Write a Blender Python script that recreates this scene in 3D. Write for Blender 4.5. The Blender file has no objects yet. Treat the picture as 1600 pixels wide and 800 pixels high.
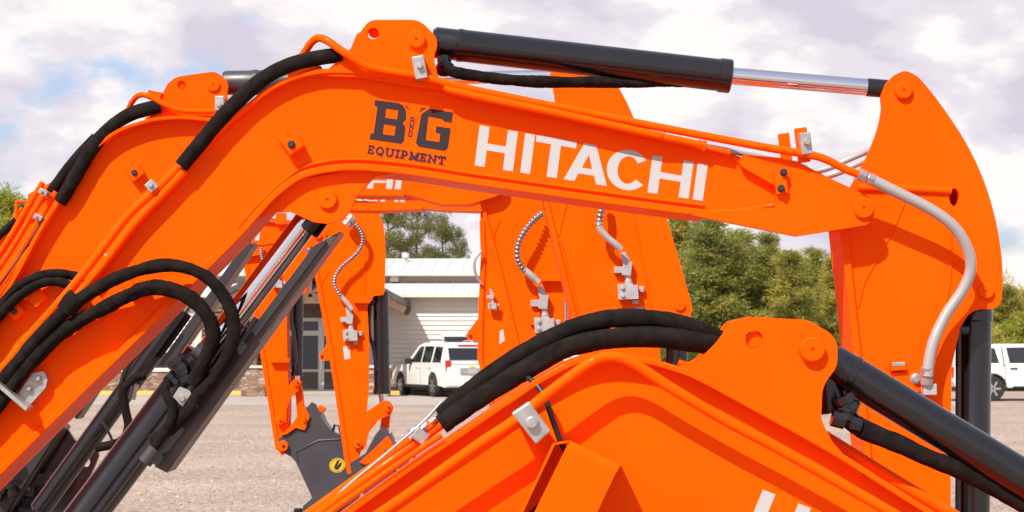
import bpy, bmesh, math, random
from mathutils import Vector, Matrix, noise
from mathutils.geometry import tessellate_polygon

# ------------------------------------------------------------------ basics
F, CX, HY, EYE = 3000.0, 800.0, 544.0, 1.7      # focal length / principal point in photo pixels, eye height
sc = bpy.context.scene
COL = sc.collection
ORG = Vector((0, 0, 0))

def W(px, py, Y):
    "photo direction (px,py) at true distance Y -> point in the place, metres"
    return Vector(((px - CX) / F * Y, Y, EYE - (py - HY) / F * Y))

def mm(n, Y): return n * Y / F                   # n photo pixels at distance Y, in metres

# ------------------------------------------------------------------ materials
def mat(name, base, rough=.5, metal=0, coat=0, spec=.5, bump=None, vary=None, rvar=None):
    m = bpy.data.materials.new(name); m.use_nodes = True
    nt = m.node_tree; b = nt.nodes['Principled BSDF']
    b.inputs['Base Color'].default_value = (*base, 1)
    b.inputs['Roughness'].default_value = rough
    b.inputs['Metallic'].default_value = metal
    b.inputs['Coat Weight'].default_value = coat
    b.inputs['Coat Roughness'].default_value = .12
    b.inputs['Specular IOR Level'].default_value = spec
    tc = nt.nodes.new('ShaderNodeTexCoord')
    if vary:                                     # (scale, amount, detail)
        n = nt.nodes.new('ShaderNodeTexNoise'); n.inputs['Scale'].default_value = vary[0]; n.inputs['Detail'].default_value = vary[2]
        nt.links.new(tc.outputs['Object'], n.inputs['Vector'])
        r = nt.nodes.new('ShaderNodeValToRGB'); a = vary[1]
        r.color_ramp.elements[0].position = .3; r.color_ramp.elements[1].position = .7
        r.color_ramp.elements[0].color = (*[max(0, c * (1 - a)) for c in base], 1)
        r.color_ramp.elements[1].color = (*[min(1, c * (1 + a)) for c in base], 1)
        nt.links.new(n.outputs['Fac'], r.inputs['Fac']); nt.links.new(r.outputs['Color'], b.inputs['Base Color'])
    if rvar:
        n = nt.nodes.new('ShaderNodeTexNoise'); n.inputs['Scale'].default_value = rvar[0]; n.inputs['Detail'].default_value = 6
        nt.links.new(tc.outputs['Object'], n.inputs['Vector'])
        mr = nt.nodes.new('ShaderNodeMapRange'); mr.inputs['To Min'].default_value = rough - rvar[1]; mr.inputs['To Max'].default_value = rough + rvar[1]
        nt.links.new(n.outputs['Fac'], mr.inputs['Value']); nt.links.new(mr.outputs['Result'], b.inputs['Roughness'])
    if bump:                                     # (scale, strength, distance)
        n = nt.nodes.new('ShaderNodeTexNoise'); n.inputs['Scale'].default_value = bump[0]; n.inputs['Detail'].default_value = 4
        nt.links.new(tc.outputs['Object'], n.inputs['Vector'])
        bp = nt.nodes.new('ShaderNodeBump'); bp.inputs['Strength'].default_value = bump[1]; bp.inputs['Distance'].default_value = bump[2]
        nt.links.new(n.outputs['Fac'], bp.inputs['Height']); nt.links.new(bp.outputs['Normal'], b.inputs['Normal'])
    return m

ORANGE = mat('orange_paint', (.92, .076, .0009), .40, coat=.05, spec=.02, bump=(70, .05, .002), vary=(2.2, .09, 9), rvar=(14, .1))
ORANGE.node_tree.nodes['Principled BSDF'].inputs['Specular Tint'].default_value = (1, .42, .12, 1)
BLACK = mat('black_gloss_paint', (.0075, .0066, .0085), .2, coat=.25, spec=.45, bump=(60, .05, .002), rvar=(20, .08))
GUNMETAL = mat('dark_grey_paint', (.036, .034, .040), .40, vary=(6, .15, 5), bump=(70, .08, .002), rvar=(9, .1))
CHROME = mat('chromed_rod', (.70, .70, .74), .07, 1)
FABRIC = mat('black_woven_sleeve', (.0095, .0068, .0058), .85, spec=.1, bump=(420, .8, .003), vary=(30, .5, 4))
RUBBER = mat('black_rubber', (.009, .008, .008), .5, bump=(120, .2, .002))
ZINC = mat('zinc_plated_steel', (.40, .38, .37), .36, .7, vary=(40, .15, 4), rvar=(30, .1))
SILVERHOSE = mat('silver_grey_hose', (.36, .34, .33), .34, .35, bump=(300, .15, .001))
VALVE = mat('silver_valve_paint', (.37, .365, .37), .36, .35, vary=(30, .12, 3))
SPRING = mat('spring_guard_steel', (.22, .205, .20), .33, .7)
DWHITE = mat('white_decal', (.37, .355, .355), .45)
DDARK = mat('charcoal_decal', (.026, .017, .020), .6, spec=.15)
DYELLOW = mat('yellow_decal', (.55, .36, .01), .45)
BOLT = mat('black_bolt', (.03, .025, .03), .4, .3)
GUARD = mat('guard_black_paint', (.020, .019, .022), .34, coat=.1, bump=(60, .08, .002), rvar=(9, .1))
LIP = mat('lip_ground_reflection', (.075, .058, .05), .4, .2, vary=(12, .25, 4))  # black guard's underside: brown ground reflection put into the base colour
RAWSTEEL = mat('bare_steel', (.35, .31, .27), .45, .8, vary=(25, .3, 4))

# ------------------------------------------------------------------ mesh helpers
def new(): return bmesh.new()

def obj(name, bm, m, parent=None, bevel=0, smooth=None, seg=2):
    me = bpy.data.meshes.new(name)
    bmesh.ops.translate(bm, verts=bm.verts, vec=-ORG)
    bmesh.ops.recalc_face_normals(bm, faces=bm.faces)
    bm.to_mesh(me); bm.free()
    o = bpy.data.objects.new(name, me); COL.objects.link(o)
    if parent is None: o.location = ORG
    else: o.parent = parent
    for x in (m if isinstance(m, (list, tuple)) else [m]): me.materials.append(x)
    if smooth is not None:
        me.polygons.foreach_set('use_smooth', [True] * len(me.polygons))
        me.set_sharp_from_angle(angle=math.radians(smooth))
    if bevel:
        b = o.modifiers.new('edge', 'BEVEL'); b.width = bevel; b.segments = seg; b.limit_method = 'ANGLE'
        b.angle_limit = math.radians(40); b.harden_normals = True
    return o

def thing(name, label, cat, loc, group=None):
    global ORG
    ORG = Vector(loc)
    o = bpy.data.objects.new(name, None); COL.objects.link(o)
    o.location = ORG; o.empty_display_size = .2
    o['label'] = label; o['category'] = cat
    if group: o['group'] = group
    return o

def tag(o, label, cat, group=None):
    o['label'] = label; o['category'] = cat
    if group: o['group'] = group
    return o

def fil(pts, n=6):
    "polygon with rounded corners: (x,y) or (x,y,r)"
    out = []; N = len(pts)
    for i, p in enumerate(pts):
        P = Vector(p[:2])
        if len(p) < 3: out.append(P[:]); continue
        A = Vector(pts[i - 1][:2]) - P; B = Vector(pts[(i + 1) % N][:2]) - P
        la, lb = A.length, B.length; A.normalize(); B.normalize()
        ang = A.angle(B); d = min(p[2] / math.tan(ang / 2), la * .49, lb * .49); r = d * math.tan(ang / 2)
        c = P + (A + B).normalized() * (r / math.sin(ang / 2))
        s, e = P + A * d - c, P + B * d - c
        a0 = math.atan2(s.y, s.x); da = (math.atan2(e.y, e.x) - a0 + math.pi) % (2 * math.pi) - math.pi
        for k in range(n + 1):
            a = a0 + da * k / n; out.append((c.x + r * math.cos(a), c.y + r * math.sin(a)))
    return out

def filo(pts, n=6):
    "rounded corners on an open run; the two end points stay sharp"
    q = fil([pts[0][:2], *pts[1:-1], pts[-1][:2], ((pts[0][0] + pts[-1][0]) / 2 + 1e4, 1e4)], n)
    return q[:-1]

def spl(pts, n=6):
    "Catmull-Rom through the points (any dimension)"
    P = [Vector(p) for p in pts]; out = []
    P = [P[0] * 2 - P[1]] + P + [P[-1] * 2 - P[-2]]
    for i in range(1, len(P) - 2):
        a, b, c, d = P[i - 1:i + 3]
        for k in range(n):
            t = k / n
            out.append(.5 * ((2 * b) + (c - a) * t + (2 * a - 5 * b + 4 * c - d) * t * t + (3 * b - a - 3 * c + d) * t ** 3))
    out.append(P[-2].copy())
    return out

def pair(name, pts, Y, y0, y1, t, m, parent, holes=(), back_holes=None, shift=(0, 0), bevel=.003):
    "two like plates, front and back, each its own part"
    bm = new(); plate(bm, pts, Y + y0, t, holes); a = obj(name, bm, m, parent, bevel=bevel, smooth=35)
    bm = new(); plate(bm, [(p[0] + shift[0], p[1] + shift[1]) for p in pts], Y + y1, t, holes if back_holes is None else back_holes); obj(name, bm, m, parent, bevel=bevel, smooth=35)
    return a

def circ(x, y, r, n=20, ry=None): return [(x + r * math.cos(2 * math.pi * k / n), y + (ry or r) * math.sin(2 * math.pi * k / n)) for k in range(n)]

def plate(bm, pts, Y, t, holes=()):
    "outline (photo pixels as seen at distance Y) cut from plate of thickness t, front face at Y"
    loops = [[W(p[0], p[1], Y) for p in L] for L in [pts, *holes]]
    flat = [v for L in loops for v in L]
    fr = [bm.verts.new(v) for v in flat]
    if t: bk = [bm.verts.new(v + Vector((0, t, 0))) for v in flat]
    if holes:
        E = []; k = 0; ix = {v: i for i, v in enumerate(fr)}
        for L in loops:
            E += [bm.edges.new((fr[k + i], fr[k + (i + 1) % len(L)])) for i in range(len(L))]; k += len(L)
        G = bmesh.ops.triangle_fill(bm, use_beauty=True, edges=E, normal=(0, -1, 0))['geom']
        if t:
            for f in [g for g in G if isinstance(g, bmesh.types.BMFace)]: bm.faces.new([bk[ix[v]] for v in reversed(f.verts)])
    else:
        for a, b, c in tessellate_polygon([[Vector((v.x, v.z, 0)) for v in flat]]):
            try:
                bm.faces.new((fr[a], fr[b], fr[c]))
                if t: bm.faces.new((bk[c], bk[b], bk[a]))
            except ValueError: pass
    if t:
        k = 0
        for L in loops:
            n = len(L)
            for i in range(n):
                j = (i + 1) % n
                try: bm.faces.new((fr[k + i], fr[k + j], bk[k + j], bk[k + i]))
                except ValueError: pass
            k += n

def ribbon(bm, path, Y, y0, y1, th, side=0):
    "flange: rectangular bar along a path; th metres thick, spans depth Y+y0 .. Y+y1. side shifts it along the normal"
    P = [W(p[0], p[1], Y) for p in path]; rings = []
    for i, p in enumerate(P):
        t = (P[min(i + 1, len(P) - 1)] - P[max(i - 1, 0)]).normalized(); n = Vector((-t.z, 0, t.x))
        a, b = p + n * (side * th - th / 2), p + n * (side * th + th / 2)
        rings.append([bm.verts.new((v.x, Y + y, v.z)) for v, y in ((a, y0), (b, y0), (b, y1), (a, y1))])
    for A, B in zip(rings, rings[1:]):
        for k in range(4): bm.faces.new((A[k], A[(k + 1) % 4], B[(k + 1) % 4], B[k]))
    bm.faces.new(rings[0][::-1]); bm.faces.new(rings[-1])

def sweep(bm, P, rad, n=12, cap=True, wob=None):
    P = [Vector(p) for p in P]; L = len(P)
    T = [(P[min(i + 1, L - 1)] - P[max(i - 1, 0)]).normalized() for i in range(L)]
    u = T[0].orthogonal().normalized(); rings = []
    for i in range(L):
        u = (u - T[i] * u.dot(T[i])).normalized(); v = T[i].cross(u)
        r = rad[i] if isinstance(rad, list) else rad; ring = []
        for k in range(n):
            a = 2 * math.pi * k / n; d = u * math.cos(a) + v * math.sin(a)
            rr = r * (wob(P[i], d, i) if wob else 1)
            ring.append(bm.verts.new(P[i] + d * rr))
        rings.append(ring)
    for A, B in zip(rings, rings[1:]):
        for k in range(n): bm.faces.new((A[k], A[(k + 1) % n], B[(k + 1) % n], B[k]))
    if cap: bm.faces.new(rings[0][::-1]); bm.faces.new(rings[-1])

def path3(pts, Y, n=6):
    "[(px,py,off)] off metres in front of plane Y"
    return spl([W(p[0], p[1], Y - (p[2] if len(p) > 2 else 0)) for p in pts], n)

def tube(name, pts, Y, rpx, m, parent, n=12, sub=6):
    bm = new(); sweep(bm, path3(pts, Y, sub), mm(rpx, Y), n); return obj(name, bm, m, parent, smooth=60)

def sleeve(name, pts, Y, rpx, parent, seed=0, amp=.16, ribs=None):
    "hose bundle in a loose woven sleeve: lumpy, wrinkled section"
    bm = new(); P = path3(pts, Y, 16); r = mm(rpx, Y)
    def wob(p, d, i):
        q = p * (.26 / r) + Vector((seed, 0, 0))
        lump = noise.noise(q * .8 + d * .25); flat = noise.noise(q * .5 + d * 1.1); c1 = abs(noise.noise(q * 1.5 + d * 1.0)); c2 = abs(noise.noise(q * 3.2 + d * 2.2 + Vector((0, 9, 0))))
        return 1.05 + amp * (lump * .55 + flat * .55 - max(0, .22 - c1) * 1.5 - max(0, .2 - c2) * .9)
    sweep(bm, P, r, 24, wob=wob); return obj(name, bm, FABRIC, parent, smooth=75)

def springhose(name, pts, Y, rpx, parent):
    bm = new(); P = path3(pts, Y, 30); r = mm(rpx, Y); out = [P[0]]; acc = 0
    step = r * .24
    for a, b in zip(P, P[1:]):
        L = (b - a).length; s = step - acc
        while s <= L: out.append(a + (b - a) * (s / L)); s += step
        acc = L - (s - step)
    sweep(bm, out, [r * (1.06 if i % 5 < 3 else .6) for i in range(len(out))], 10)
    return obj(name, bm, SPRING, parent, smooth=80)

def lathe(bm, A, B, prof, n=28):
    "solid of revolution from A to B, prof = [(distance from A in metres, radius)]"
    ax = (B - A).normalized(); u = ax.orthogonal().normalized(); v = ax.cross(u); rings = []
    for d, r in prof:
        c = A + ax * d
        rings.append([bm.verts.new(c + (u * math.cos(2 * math.pi * k / n) + v * math.sin(2 * math.pi * k / n)) * max(r, 1e-4)) for k in range(n)])
    for X, Z in zip(rings, rings[1:]):
        for k in range(n): bm.faces.new((X[k], X[(k + 1) % n], Z[(k + 1) % n], Z[k]))
    bm.faces.new(rings[0][::-1]); bm.faces.new(rings[-1])

def cyl(bm, A, B, r, n=24, ch=.08):
    L = (B - A).length; c = min(r * ch, L * .2)
    lathe(bm, A, B, [(0, r - c), (c, r), (L - c, r), (L, r - c)], n)

def disc(name, px, py, rpx, Y, h, m, parent, dimple=True, back=.02):
    "pin cap standing h metres proud of the plane Y"
    bm = new(); r = mm(rpx, Y); A = W(px, py, Y) + Vector((0, back, 0)); B = A + Vector((0, -1, 0)); d = back + h
    pr = [(0, r), (d - .12 * r, r), (d, r * .88)]
    if dimple: pr += [(d, r * .16), (d - .005, r * .13)]
    lathe(bm, A, B, pr, 28); return obj(name, bm, m, parent, smooth=35)

def box(bm, c, ax, half):
    "oriented box: centre, three unit axes, half sizes"
    vs = [bm.verts.new(c + ax[0] * (half[0] * sx) + ax[1] * (half[1] * sy) + ax[2] * (half[2] * sz)) for sx in (-1, 1) for sy in (-1, 1) for sz in (-1, 1)]
    for f in ((0, 1, 3, 2), (4, 6, 7, 5), (0, 4, 5, 1), (2, 3, 7, 6), (0, 2, 6, 4), (1, 5, 7, 3)): bm.faces.new([vs[i] for i in f])

def abox(bm, x0, x1, y0, y1, z0, z1):
    box(bm, Vector(((x0 + x1) / 2, (y0 + y1) / 2, (z0 + z1) / 2)), (Vector((1, 0, 0)), Vector((0, 1, 0)), Vector((0, 0, 1))), ((x1 - x0) / 2, (y1 - y0) / 2, (z1 - z0) / 2))

def block(name, px, py, w, h, ang, Y, front, back, m, parent, bevel=.003):
    "box seen at (px,py), w x h pixels, turned ang degrees, reaching from front metres before plane Y to back metres behind it"
    bm = new(); a = math.radians(ang); c = W(px, py, Y); s = Y / F
    ax = (Vector((math.cos(a), 0, -math.sin(a))), Vector((math.sin(a), 0, math.cos(a))), Vector((0, 1, 0)))
    box(bm, c + Vector((0, (back - front) / 2, 0)), ax, (w * s / 2, h * s / 2, (front + back) / 2))
    return obj(name, bm, m, parent, bevel=bevel, smooth=40)

def bolt(name, px, py, rpx, Y, off, m, parent, h=.012, n=6):
    bm = new(); A = W(px, py, Y) - Vector((0, off - .004, 0)); r = mm(rpx, Y)
    lathe(bm, A, A + Vector((0, -1, 0)), [(0, r * 1.25), (.006, r * 1.25), (.0061, r), (h + .004, r), (h + .006, r * .8)], n if n > 6 else 12)
    return obj(name, bm, m, parent, smooth=35)

def hexfit(bm, A, B, r):
    "hydraulic fitting: hex nut and ferrule between A and B"
    L = (B - A).length
    lathe(bm, A, B, [(0, r), (L * .45, r), (L * .45 + .001, r * .75), (L * .6, r * .75), (L * .6 + .001, r * .95), (L, r * .95)], 8)

# ---- lettering
def quad(TL, TR, BR, BL):
    TL, TR, BR, BL = map(Vector, (TL, TR, BR, BL))
    return lambda u, v: (BL * (1 - v) + TL * v) * (1 - u) + (BR * (1 - v) + TR * v) * u

def rect(a, b, c, d): return [(a, c), (b, c), (b, d), (a, d)]

def logo_letters():
    L = []
    for a, b in ((0, .168), (.758, .938)):
        L.append(([(a, 0), (a + .044, 0), (a + .044, .415), (b - .044, .415), (b - .044, 0), (b, 0), (b, 1), (b - .044, 1), (b - .044, .585), (a + .044, .585), (a + .044, 1), (a, 1)], []))
    L.append((rect(.2, .243, 0, 1), [])); L.append((rect(.956, 1, 0, 1), []))
    L.append(([(.25, 1), (.25, .83), (.316, .83), (.316, 0), (.360, 0), (.360, .83), (.426, .83), (.426, 1)], []))
    L.append(([(.39, 0), (.459, 1), (.511, 1), (.58, 0), (.533, 0), (.519, .21), (.451, .21), (.437, 0)], [[(.463, .37), (.485, .73), (.507, .37)]]))
    cx, rx, ry, a0 = .662, .093, .53, math.radians(38)
    out = [(cx + rx * math.cos(a0 + (2 * math.pi - 2 * a0) * k / 30), .5 + ry * math.sin(a0 + (2 * math.pi - 2 * a0) * k / 30)) for k in range(31)]
    a1 = math.radians(36)
    inn = [(cx + .046 * math.cos(a1 + (2 * math.pi - 2 * a1) * k / 30), .5 + .36 * math.sin(a1 + (2 * math.pi - 2 * a1) * k / 30)) for k in range(31)]
    L.append((out + inn[::-1], []))
    return L

def big_word(q, Y, parent, name='lettering', m=None):
    bm = new()
    for p, hs in logo_letters():
        plate(bm, [q(*a) for a in p], Y, 0, [[q(*a) for a in h] for h in hs])
    return obj(name, bm, m or DWHITE, parent)

def arc(cx, cy, rx, ry, a0, a1, n=10): return [(cx + rx * math.cos(math.radians(a0 + (a1 - a0) * k / n)), cy + ry * math.sin(math.radians(a0 + (a1 - a0) * k / n))) for k in range(n + 1)]
GLYPH = {
 'E': [[(.08, .06), (.08, .94)], [(-.06, .94), (.85, .94), (.85, .74)], [(.08, .5), (.6, .5)], [(-.06, .06), (.85, .06), (.85, .26)]],
 'Q': [arc(.5, .5, .45, .45, 0, 360, 18), [(.5, .22), (.85, -.12)]],
 'U': [[(-.06, .95), (.28, .95)], [(.72, .95), (1.06, .95)], [(.11, .95), (.11, .35)] + arc(.5, .35, .39, .31, 180, 360)[1:] + [(.89, .95)]],
 'I': [[(.5, .06), (.5, .94)], [(.1, .06), (.9, .06)], [(.1, .94), (.9, .94)]],
 'P': [[(.16, .06), (.16, .94)], [(0, .06), (.42, .06)], [(0, .94), (.5, .94)] + arc(.55, .69, .33, .25, 90, -90) + [(.16, .44)]],
 'M': [[(-.05, .06), (.3, .06)], [(.7, .06), (1.05, .06)], [(-.05, .94), (.12, .94)], [(.88, .94), (1.05, .94)], [(.12, .06), (.12, .94), (.5, .2), (.88, .94), (.88, .06)]],
 'N': [[(-.05, .06), (.3, .06)], [(-.05, .94), (.12, .94)], [(.72, .94), (1.05, .94)], [(.12, .06), (.12, .94), (.88, .06), (.88, .94)]],
 'T': [[(.5, .06), (.5, .94)], [(.22, .06), (.78, .06)], [(.02, .72), (.02, .94), (.98, .94), (.98, .72)]],
 'A': [[(.12, 0), (.12, .75), (.3, .95), (.7, .95), (.88, .75), (.88, 0)], [(.12, .42), (.88, .42)]],
 'n': [[(.12, 0), (.12, .95), (.88, .05), (.88, 1)]],
 'D': [[(.12, .03), (.12, .97), (.68, .97), (.88, .75), (.88, .25), (.68, .03), (.12, .03)]],
}
def strokes(bm, lines, f, Y, th, k0=0):
    k = k0
    for ln in lines:
        P = [Vector(f(*a)) for a in ln]
        for a, b in zip(P, P[1:]):
            d = (b - a).normalized(); nrm = Vector((-d.y, d.x)) * th / 2; e = d * th * .42; k += 1
            plate(bm, [a - e - nrm, b + e - nrm, b + e + nrm, a - e + nrm], Y - k * 2e-5, 0)
    return k
# ------------------------------------------------------------------ the row of excavators
def ym(k): return 5.77 * (1 + .344 * k)
Y_N, Y_M, Y_2, Y_3, Y_4, Y_5, Y_6 = ym(-.727), ym(0), ym(1), ym(2), ym(3), ym(4), ym(5)

def hyd(name, A, B, Y, rb, split, parent, rr, yoff=.0, rod_first=True, collar=True, m=None):
    """hydraulic cylinder in the plane Y+yoff from pixel A to pixel B; barrel radius rb px beyond fraction split, rod radius rr px"""
    a, b = W(A[0], A[1], Y + yoff), W(B[0], B[1], Y + yoff); s = a.lerp(b, split); R, r = mm(rb, Y), mm(rr, Y)
    bm = new()
    if rod_first: p, q = s, b
    else: p, q = s, a
    L = (q - p).length
    pr = [(0, R * .6), (.001, R * .98), (.004, R * 1.06), (R * .8, R * 1.06), (R * .83, R), (L * .9, R), (L * .905, R * 1.03), (L - .02, R * 1.03), (L, R * .8)] if collar else \
         [(0, R * .9), (.006, R), (L - .01, R), (L, R * .8)]
    lathe(bm, p, q, pr); o = obj(name, bm, m or BLACK, parent, smooth=30)
    bm = new(); cyl(bm, a if rod_first else b, s + (q - p).normalized() * .05, r); obj('rod', bm, CHROME, o, smooth=40)
    return o

# ============ the main excavator: whole upper boom across the picture, arm at the right
def main_machine():
    Y = Y_M
    t = thing('excavator', 'orange excavator whose lettered boom crosses the picture, badge and white word on it', 'excavator', W(-350, 1150, Y + .1), 'orange excavators parked in a row')
    top = spl([(-360, 968), (-150, 780), (0, 634), (60, 556), (120, 473), (175, 403), (220, 347), (262, 297), (300, 252), (345, 206), (395, 163), (430, 138), (470, 121), (510, 114), (560, 115), (640, 128), (760, 155), (860, 177), (1000, 208), (1140, 240)], 4)
    low = spl([(-340, 1085), (-150, 892), (0, 738), (121, 618), (200, 541), (300, 441), (372, 369), (402, 335), (432, 303), (470, 276), (512, 265), (560, 262), (640, 269), (750, 286), (1000, 321), (1105, 334)], 4)
    bm = new(); plate(bm, [*top, (1220, 262), (1220, 326), *low[::-1]], Y, .20)
    boom = obj('boom', bm, ORANGE, t, bevel=.003, smooth=35)
    bm = new(); ribbon(bm, top, Y, -.036, .236, .014); obj('top_flange', bm, ORANGE, boom, bevel=.003, smooth=35)
    bm = new(); ribbon(bm, low, Y, -.020, .220, .021); obj('bottom_flange', bm, ORANGE, boom, bevel=.004, smooth=35)
    bm = new(); lowe = spl([(372, 356), (402, 321), (434, 290), (471, 263), (512, 252), (560, 249), (640, 256), (750, 273), (1000, 308), (1100, 321)], 4)
    sweep(bm, [W(p[0], p[1], Y - .003) for p in lowe], .0055, 8); obj('weld_bead', bm, ORANGE, boom, smooth=60)
    # cast fork at the tip
    tip = fil([(1120, 238, 20), (1215, 246), (1246, 252), (1292, 276), (1368, 312, 26), (1366, 350, 24), (1245, 369), (1080, 336), (1108, 331), (1214, 324, 6), (1212, 291, 6)])
    bm = new(); plate(bm, tip, Y - .03, .035); plate(bm, tip, Y + .215, .035)
    obj('tip_fork', bm, ORANGE, boom, bevel=.004, smooth=35)
    bm = new(); sweep(bm, [W(p[0], p[1], Y - .004) for p in ((1100, 331), (1150, 330), (1214, 320), (1219, 305), (1217, 290), (1190, 276), (1145, 246))], .0065, 8)
    obj('weld_bead', bm, ORANGE, boom, smooth=60)
    disc('pin', 1349, 325, 17, Y - .03, .013, ORANGE, boom)
    block('bolt_plate', 1219, 284, 19, 40, -8, Y - .03, .018, 0, ORANGE, boom)
    bolt('bolt', 1223, 270, 5, Y - .03, .018, BOLT, boom); bolt('bolt', 1219, 295, 5, Y - .03, .018, BOLT, boom)
    # clevis that carries the arm cylinder
    br = fil([(500, 118), (531, 93, 8), (548, 76), (557, 54, 3), (563, 50), (577, 31, 26), (656, 31, 34), (686, 62, 24), (677, 90, 30), (684, 118, 14), (700, 142), (640, 134), (560, 120)])
    pair('cylinder_bracket', br, Y, -.030, .198, .03, ORANGE, boom, [circ(583, 52, 9)])
    bm = new(); cyl(bm, W(584.5, 51, Y + .004), W(584.5, 51, Y + .2), mm(8.6, Y)); obj('pin', bm, ORANGE, boom, smooth=40)
    disc('pin', 651, 62, 14, Y - .030, .016, ORANGE, boom)
    # lug under the bend for the boom cylinder
    lug = fil([(402, 342), (432, 331), (452, 330, 20), (490, 347), (516, 350, 30), (547, 334, 30), (556, 306, 40), (585, 276, 30), (640, 268), (560, 264), (470, 280), (430, 308)])
    pair('cylinder_bracket', lug, Y, .012, .158, .03, ORANGE, boom)
    disc('pin', 512, 312, 15, Y + .012, .014, ORANGE, boom)
    # small brackets on the web
    for (x, y, a) in ((460, 228, -35), (172, 485, -42), (218, 456, -42)):
        block('hose_lug', x, y, 27, 24, a, Y, .045, 0, ORANGE, boom)
        block('hose_lug', x - 15, y - 10, 16, 20, a, Y, .022, 0, ORANGE, boom)
        bolt('bolt', x - 2, y, 5, Y, .046, BOLT, boom, h=.008, n=16)
    # lettering
    q = quad((749.5, 195.5), (1106, 257), (1098, 314), (741.5, 258.5)); big_word(q, Y - .0012, boom)
    z = lambda p: (560 + p[0] / 6.156, 140 + p[1] / 6.156)
    B = fil([(158, 98, 4), (390, 128, 4), (455, 180, 60), (462, 285, 50), (424, 322, 6), (452, 350, 30), (440, 490, 12), (412, 522, 16), (108, 478, 3), (116, 418, 3), (146, 421, 2), (182, 166, 2), (153, 152, 3)])
    G = fil([(605, 235, 22), (682, 183, 8), (911, 219, 3), (896, 319, 3), (822, 306, 3), (803, 284, 3), (674, 258, 4), (648, 484, 4), (777, 503, 4), (786, 424, 3), (741, 414, 3), (750, 351, 3), (889, 371, 3), (862, 560, 16), (832, 590, 22), (585, 551, 18), (551, 515, 18)])
    bm = new()
    plate(bm, [z(p) for p in B], Y - .0012, 0, [[z(p) for p in ((266, 183), (382, 199), (371, 286), (258, 270))], [z(p) for p in ((246, 334), (357, 350), (345, 442), (235, 429))]])
    plate(bm, [z(p) for p in G], Y - .0012, 0)
    k = 0
    for ch, (x, y) in (('A', (519, 290)), ('n', (510, 355)), ('D', (500, 423))):
        k = strokes(bm, GLYPH[ch], lambda u, v: z((x - 19 + 38 * u + 6 * (v - .5), y + 27 - 54 * v + 6 * (u - .5))), Y - .0012, 1.9, k)
    for a, b in (((412, 146), (428, 160)), ((455, 148), (478, 186)), ((612, 174), (596, 204)), ((640, 174), (622, 186))):
        k = strokes(bm, [[(0, 0), (1, 1)]], lambda u, v: z((a[0] + (b[0] - a[0]) * u, a[1] + (b[1] - a[1]) * u)), Y - .0012, 2.2, k)
    qe = quad(z((98, 535)), z((848, 648)), z((835, 722)), z((85, 612))); k = 0
    adv = dict(E=.62, Q=.86, U=.86, I=.5, P=.72, M=1.02, N=.9, T=.76); tot = sum(adv[c] for c in 'EQUIPMENT'); x = .0
    for c in 'EQUIPMENT':
        w = adv[c] / tot
        k = strokes(bm, GLYPH[c], lambda u, v: qe(x + w * (.14 + .72 * u), v), Y - .0012, 2.9, k); x += w
    obj('badge', bm, DDARK, boom)
    # pipes along the boom
    tube('hydraulic_pipe', [(466, 96, -.02), (476, 82, 0), (490, 63, .03), (506, 61, .045), (538, 82, .065), (572, 103, .06), (610, 112, .055), (655, 119, .055), (720, 136, .045), (860, 165, .04), (1000, 193, .03), (1120, 216, .04), (1200, 231, .05), (1248, 239, .055), (1285, 247, .06), (1320, 264, .06), (1343, 273, .06)], Y, 6.2, ORANGE, t)
    tube('hydraulic_pipe', [(695, 137, .045), (712, 143, .05), (760, 154, .05), (860, 175, .05), (1015, 209, .05), (1035, 214, .045), (1060, 219, .04), (1100, 228, .03)], Y, 6.4, ORANGE, t)
    bm = new(); hexfit(bm, W(1103, 229, Y - .03), W(1090, 226, Y - .03), mm(8.5, Y)); obj('pipe_fitting', bm, ORANGE, t, smooth=35)
    tube('hydraulic_hose', [(1102, 229, .03), (1130, 234, .01), (1190, 246, -.03), (1260, 262, -.09)], Y, 4.6, SILVERHOSE, t)
    tube('hydraulic_hose', [(1245, 272, -.1), (1290, 264, -.1), (1330, 247, -.1), (1380, 226, -.12)], Y, 5, SILVERHOSE, t)
    tube('hydraulic_hose', [(1255, 282, -.08), (1300, 273, -.08), (1335, 258, -.08), (1385, 232, -.1)], Y, 5.5, SILVERHOSE, t)
    c = block('pipe_clamp', 657.5, 111, 19, 36, -11, Y, .078, -.03, ZINC, t); bolt('bolt', 658, 109, 5, Y, .078, ZINC, c)
    block('clamp_tab', 1252, 228, 19, 54, -7, Y, .03, -.012, ORANGE, boom); block('clamp_tab', 1226, 232, 17, 46, -7, Y + .17, .02, 0, ORANGE, boom)
    c = block('pipe_clamp', 1254, 228, 17, 34, -7, Y, .072, -.032, ZINC, t); bolt('bolt', 1255, 226, 5.5, Y, .072, ZINC, c)
    c = block('pipe_clamp', 1030, 210, 16, 14, -10, Y, .035, 0, ZINC, t)
    for x, dy in ((-1, 0), (8, 0)):
        tube('hydraulic_pipe', [(281 + x, 262 + x * .6, .03), (246 + x, 296 + x, .03), (200 + x, 340 + 1.6 * x, .03), (150 + x, 405 + 1.6 * x, .03), (100 + x, 466 + 1.2 * x, .03), (45 + x, 528 + x, .03), (0, 580 + x, .03), (-150, 735 + x, .03), (-340, 925 + x, .03)], Y, 6.5, ORANGE, t)
    c = block('pipe_clamp', 241, 293, 15, 17, -42, Y, .05, 0, ZINC, t); bolt('bolt', 241, 292, 3.5, Y, .05, ZINC, c)
    c = block('pipe_clamp', 172, 402, 12, 5, 45, Y, .04, 0, ZINC, t)
    tube('control_cable', [(178, 395, .02), (150, 425, .02), (110, 470, .02), (60, 522, .02), (0, 590, .02)], Y, 1.6, RUBBER, t, 8)
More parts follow.
